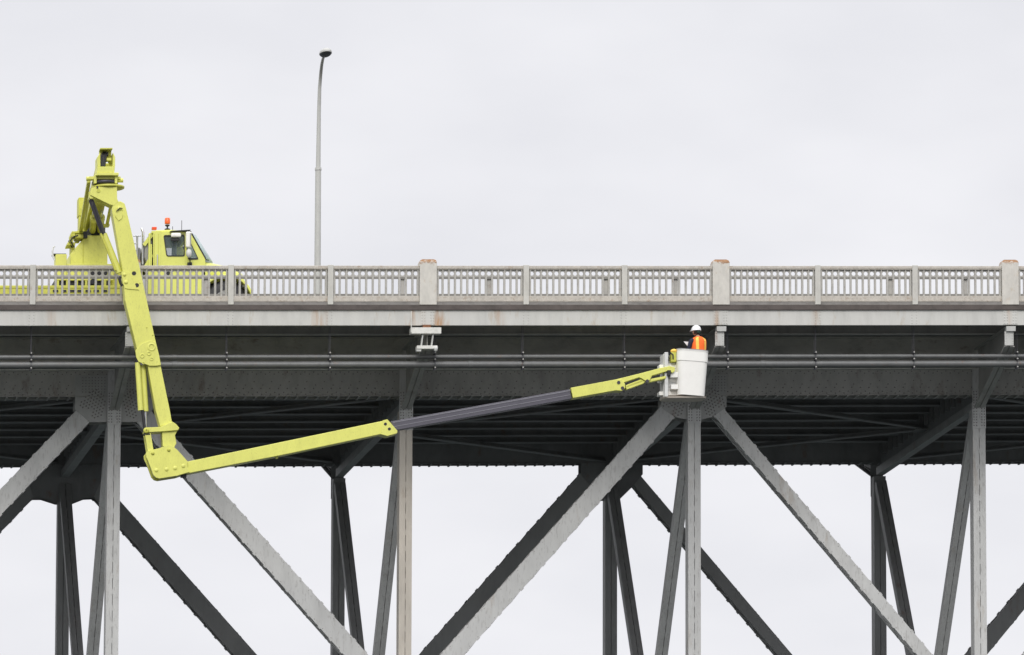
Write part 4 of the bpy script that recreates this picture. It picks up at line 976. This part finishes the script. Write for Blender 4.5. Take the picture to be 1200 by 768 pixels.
# ------------------------------------------------------------------ worker
PX = K(821.2, 0)[0]; PY = cy+.02; FZ0 = zb_+.062
pe = empty('person', (PX, PY, FZ0)); tag(pe, 'worker in white hard hat and orange vest standing in the bucket, seen from behind', 'person')
def skinned(name, pts, edges, rad, mat, parent, sub=2, root=0):
    me = bpy.data.meshes.new(name); base = WL[parent.name]
    me.from_pydata([S(p)-base for p in pts], edges, []); me.materials.append(mat)
    o = bpy.data.objects.new(name, me); C.objects.link(o); o.parent = parent; WL[o.name] = base
    sk = o.modifiers.new('skin', 'SKIN'); sk.use_smooth_shade = True
    for i, r_ in enumerate(rad):
        v = me.skin_vertices[0].data[i]; v.radius = r_ if isinstance(r_, tuple) else (r_, r_); v.use_root = i == root
    ss = o.modifiers.new('sub', 'SUBSURF'); ss.levels = ss.render_levels = sub
    return o
ph = R(27)                                  # turned left, facing up into the girders
fx, fy = -math.sin(ph), math.cos(ph); rx, ry = math.cos(ph), math.sin(ph)     # facing, right-hand side
HS = .965
def H(a, f_, z): return (PX+rx*a+fx*f_, PY+ry*a+fy*f_, FZ0+z*HS)
body = [H(0, 0, .96), H(0, 0, 1.12), H(0, .01, 1.30), H(0, -.01, 1.43), H(0, .0, 1.53), H(0, .03, 1.60),
        H(.10, 0, .92), H(.11, .02, .50), H(.11, -.03, .09), H(.12, .10, .04),
        H(-.10, 0, .92), H(-.11, .02, .50), H(-.11, -.03, .09), H(-.12, .10, .04),
        H(.19, 0, 1.43), H(.235, .04, 1.16), H(.15, .26, 1.12), H(-.23, 0, 1.44), H(-.285, .03, 1.19), H(-.20, .30, 1.14)]
ed = [(0, 1), (1, 2), (2, 3), (3, 4), (4, 5), (0, 6), (6, 7), (7, 8), (8, 9), (0, 10), (10, 11), (11, 12), (12, 13), (3, 14), (14, 15), (15, 16), (3, 17), (17, 18), (18, 19)]
rd_ = [(.15, .115), (.15, .11), (.165, .12), (.13, .10), .062, .06, .095, .07, .05, .05, .095, .07, .05, .05, .075, .055, .04, .075, .055, .04]
skinned('body', body, ed, rd_, navy, pe)
# legs overlay
for s_ in (-1, 1): skinned('trouser_leg', [H(.10*s_, 0, .96), H(.11*s_, .02, .50), H(.11*s_, -.03, .06)], [(0, 1), (1, 2)], [.115, .088, .072], trous, pe)
for s_ in (-1, 1): skinned('boot', [H(.11*s_, -.06, .05), H(.12*s_, .14, .045)], [(0, 1)], [.052, .048], blk, pe)
# vest: shell over torso
def oval(z, a, b_, o_=0, n=24): return [H(a*math.cos(2*math.pi*k/n), o_+b_*math.sin(2*math.pi*k/n), z) for k in range(n)]
vb = [oval(.99, .205, .165), oval(1.15, .215, .165), oval(1.30, .228, .168), oval(1.43, .232, .155, -.005), oval(1.49, .215, .125, -.01), oval(1.53, .14, .095, -.01), oval(1.555, .09, .08, -.005)]
vo = MB(); n_ = 24
vo.add([p for q in vb for p in q], [(i*n_+k, i*n_+(k+1) % n_, (i+1)*n_+(k+1) % n_, (i+1)*n_+k) for i in range(len(vb)-1) for k in range(n_)], True)
vo.build('vest', vest, pe)
def strip(k0, k1, e=.006, i0=0, i1=5):
    m = MB(); q = []
    for i in range(i0, i1+1):
        cxx = H(0, 0, 0); row = []
        for k in (k0, k1):
            kk = int(k) % 24; fr = k-int(k); a_ = Vector(vb[i][kk]).lerp(Vector(vb[i][(kk+1) % 24]), fr); c_ = Vector((PX, PY, a_.z)); dd = (a_-c_); row.append(a_+dd.normalized()*e)
        q.append(row)
    for i in range(len(q)-1): m.add([q[i][0], q[i][1], q[i+1][1], q[i+1][0]], [(0, 1, 2, 3)], True)
    return m
for k0, k1 in ((15.0, 16.4), (19.3, 20.6)):     # on the back
    strip(k0, k1).build('reflective_band', tape, pe)
for k0, k1 in ((2.6, 3.9), (8.1, 9.4)): strip(k0, k1).build('reflective_band', tape, pe)
# collar, neck, head (tilted up and left)
skinned('neck', [H(0, 0, 1.50), H(0, .035, 1.62)], [(0, 1)], [.058, .056], skin, pe)
hc = Vector(H(-.03, .05, 1.705))
hm = MB(); rings = []
for i in range(11):
    t = -1+2*i/10; rr = math.sqrt(max(.01, 1-t*t)); jaw = 1-.22*max(0, -t)
    ring = []
    for k in range(20):
        an = 2*math.pi*k/20; a = .086*rr*jaw*math.cos(an); f_ = .098*rr*math.sin(an)*(1-.1*max(0, -t))+(.012 if t < 0 else 0)
        if abs(an-math.pi/2) < .2 and -.35 < t < .1: f_ += .022      # nose
        ring.append(Vector((hc.x+rx*a+fx*f_, hc.y+ry*a+fy*f_, hc.z+.118*t)))
    rings.append(ring)
hm.loft(rings, True); hd0 = hm.build('head', skin, pe)
for s_ in (-1, 1):
    m = MB(); e = Vector((hc.x+rx*s_*.088, hc.y+ry*s_*.088, hc.z-.02)); m.loft([[e+Vector((fx*.022*math.cos(2*math.pi*k/10)*q, fy*.022*math.cos(2*math.pi*k/10)*q, .034*math.sin(2*math.pi*k/10)*q))+Vector((rx, ry, 0))*s_*t for k in range(10)] for t, q in ((-.01, .8), (.004, 1), (.012, .7))], True); m.build('ear', skin, hd0)
for s_ in (-1, 1):
    e = Vector((hc.x+rx*s_*.03+fx*.088, hc.y+ry*s_*.03+fy*.088, hc.z+.01)); ell(e, .013, .013, .009, -1, 1).build('eye', wht, hd0)
e = Vector((hc.x+fx*.093, hc.y+fy*.093, hc.z-.06)); ell(e, .024, .012, .007, -1, 1).build('mouth', redm, hd0)
m = MB(); hr = []
for i in range(6):
    t = -.62+i*.22; rr = math.sqrt(max(.01, 1-t*t)); hr.append([Vector((hc.x+rx*.083*rr*math.cos(an)+fx*.103*rr*math.sin(an), hc.y+ry*.083*rr*math.cos(an)+fy*.103*rr*math.sin(an), hc.z+.122*t)) for an in [math.pi*(1.0+k/14*1.0) for k in range(15)]])
m.add([p for q in hr for p in q], [(i*15+k, i*15+k+1, (i+1)*15+k+1, (i+1)*15+k) for i in range(5) for k in range(14)], True); m.build('hair', hairm, hd0)
# hard hat, with green harness strap behind
def dome(z0, zt_, a, b_, n=28, rings=7):
    q = []
    for i in range(rings+1):
        t = i/rings*math.pi/2; q.append([Vector((hc.x+(rx*a*math.cos(an)+fx*b_*math.sin(an))*max(math.cos(t), .03), hc.y+(ry*a*math.cos(an)+fy*b_*math.sin(an))*max(math.cos(t), .03), hc.z+z0+(zt_-z0)*math.sin(t)+(.02*math.sin(an)*0))) for an in [2*math.pi*k/n for k in range(n)]])
    return q
m = MB(); dq = dome(.025, .165, .120, .142); m.loft(dq, True)
bq = [[Vector((hc.x+rx*a*math.cos(an)+fx*(b_*math.sin(an)+(.045*s_ if math.sin(an) > 0 else .012*s_)*abs(math.sin(an))), hc.y+ry*a*math.cos(an)+fy*(b_*math.sin(an)+(.045*s_ if math.sin(an) > 0 else .012*s_)*abs(math.sin(an))), hc.z+.025+zz-.012*s_)) for an in [2*math.pi*k/28 for k in range(28)]] for a, b_, s_, zz in ((.118, .14, 0, .008), (.134, .156, 1, .006), (.134, .156, 1, -.002), (.116, .138, 0, 0))]
m.loft(bq, True)
ridge = [Vector((hc.x+fx*.134*math.cos(t), hc.y+fy*.134*math.cos(t), hc.z+.025+.132*math.sin(t))) for t in [math.pi*k/10 for k in range(1, 10)]]
m.tube(ridge, .012, 8); m.build('hard_hat', hatm, pe)
m = MB(); a_ = [[Vector((hc.x+rx*.104*math.cos(an)+fx*.125*math.sin(an), hc.y+ry*.104*math.cos(an)+fy*.125*math.sin(an), hc.z+z)) for an in [math.pi*(1.35+k/14*.62) for k in range(15)]] for z in (.03, -.05)]
m.add([p for q in a_ for p in q], [(k, k+1, 15+k+1, 15+k) for k in range(14)], True); m.build('headband', strapm, pe)
# hands with five fingers holding the paper
def hand(w_, s_, nm='hand'):
    w_ = Vector(w_); f3 = Vector((fx, fy, .25)).normalized(); r3 = Vector((rx, ry, 0)); u3 = Vector((0, 0, 1))
    pts = [w_-f3*.02, w_+f3*.05]; eds = [(0, 1)]; rad = [.026, (.036, .02)]
    for j, (a, ln) in enumerate(((-.03, .055), (-.01, .065), (.01, .06), (.03, .048))):
        i = len(pts); b0 = w_+f3*.07+r3*a; pts += [b0, b0+f3*ln*.6+u3*.004, b0+f3*ln*.8-u3*.03]; eds += [(1, i), (i, i+1), (i+1, i+2)]; rad += [.010, .0095, .0085]
    i = len(pts); b0 = w_+f3*.02-r3*s_*.035; pts += [b0, b0+f3*.03-r3*s_*.02+u3*.015, b0+f3*.06-r3*s_*.01+u3*.02]; eds += [(0, i), (i, i+1), (i+1, i+2)]; rad += [.014, .011, .0095]
    return skinned(nm, [tuple(p) for p in pts], eds, rad, skin, pe, 1)
hand(H(.13, .30, 1.10), 1); hand(H(-.195, .34, 1.145), -1)
pp = empty('paper_sheet', H(-.12, .38, 1.16)); tag(pp, 'folded white paper sheet held by the worker over the bucket rim', 'paper')
def KP(x, y): return at(x, y, PY+.13)
m = MB().prism([KP(*p) for p in ((801, 400.3), (808.3, 401), (809.5, 406.4), (806.8, 406.8), (804, 404))], PY+.12, PY+.126); m.build('front_page', paper, pp)
m = MB().prism([KP(*p) for p in ((803.5, 403), (809.5, 402), (810.5, 408), (807.5, 408.2))], PY+.14, PY+.146); m.build('back_page', paper, pp)
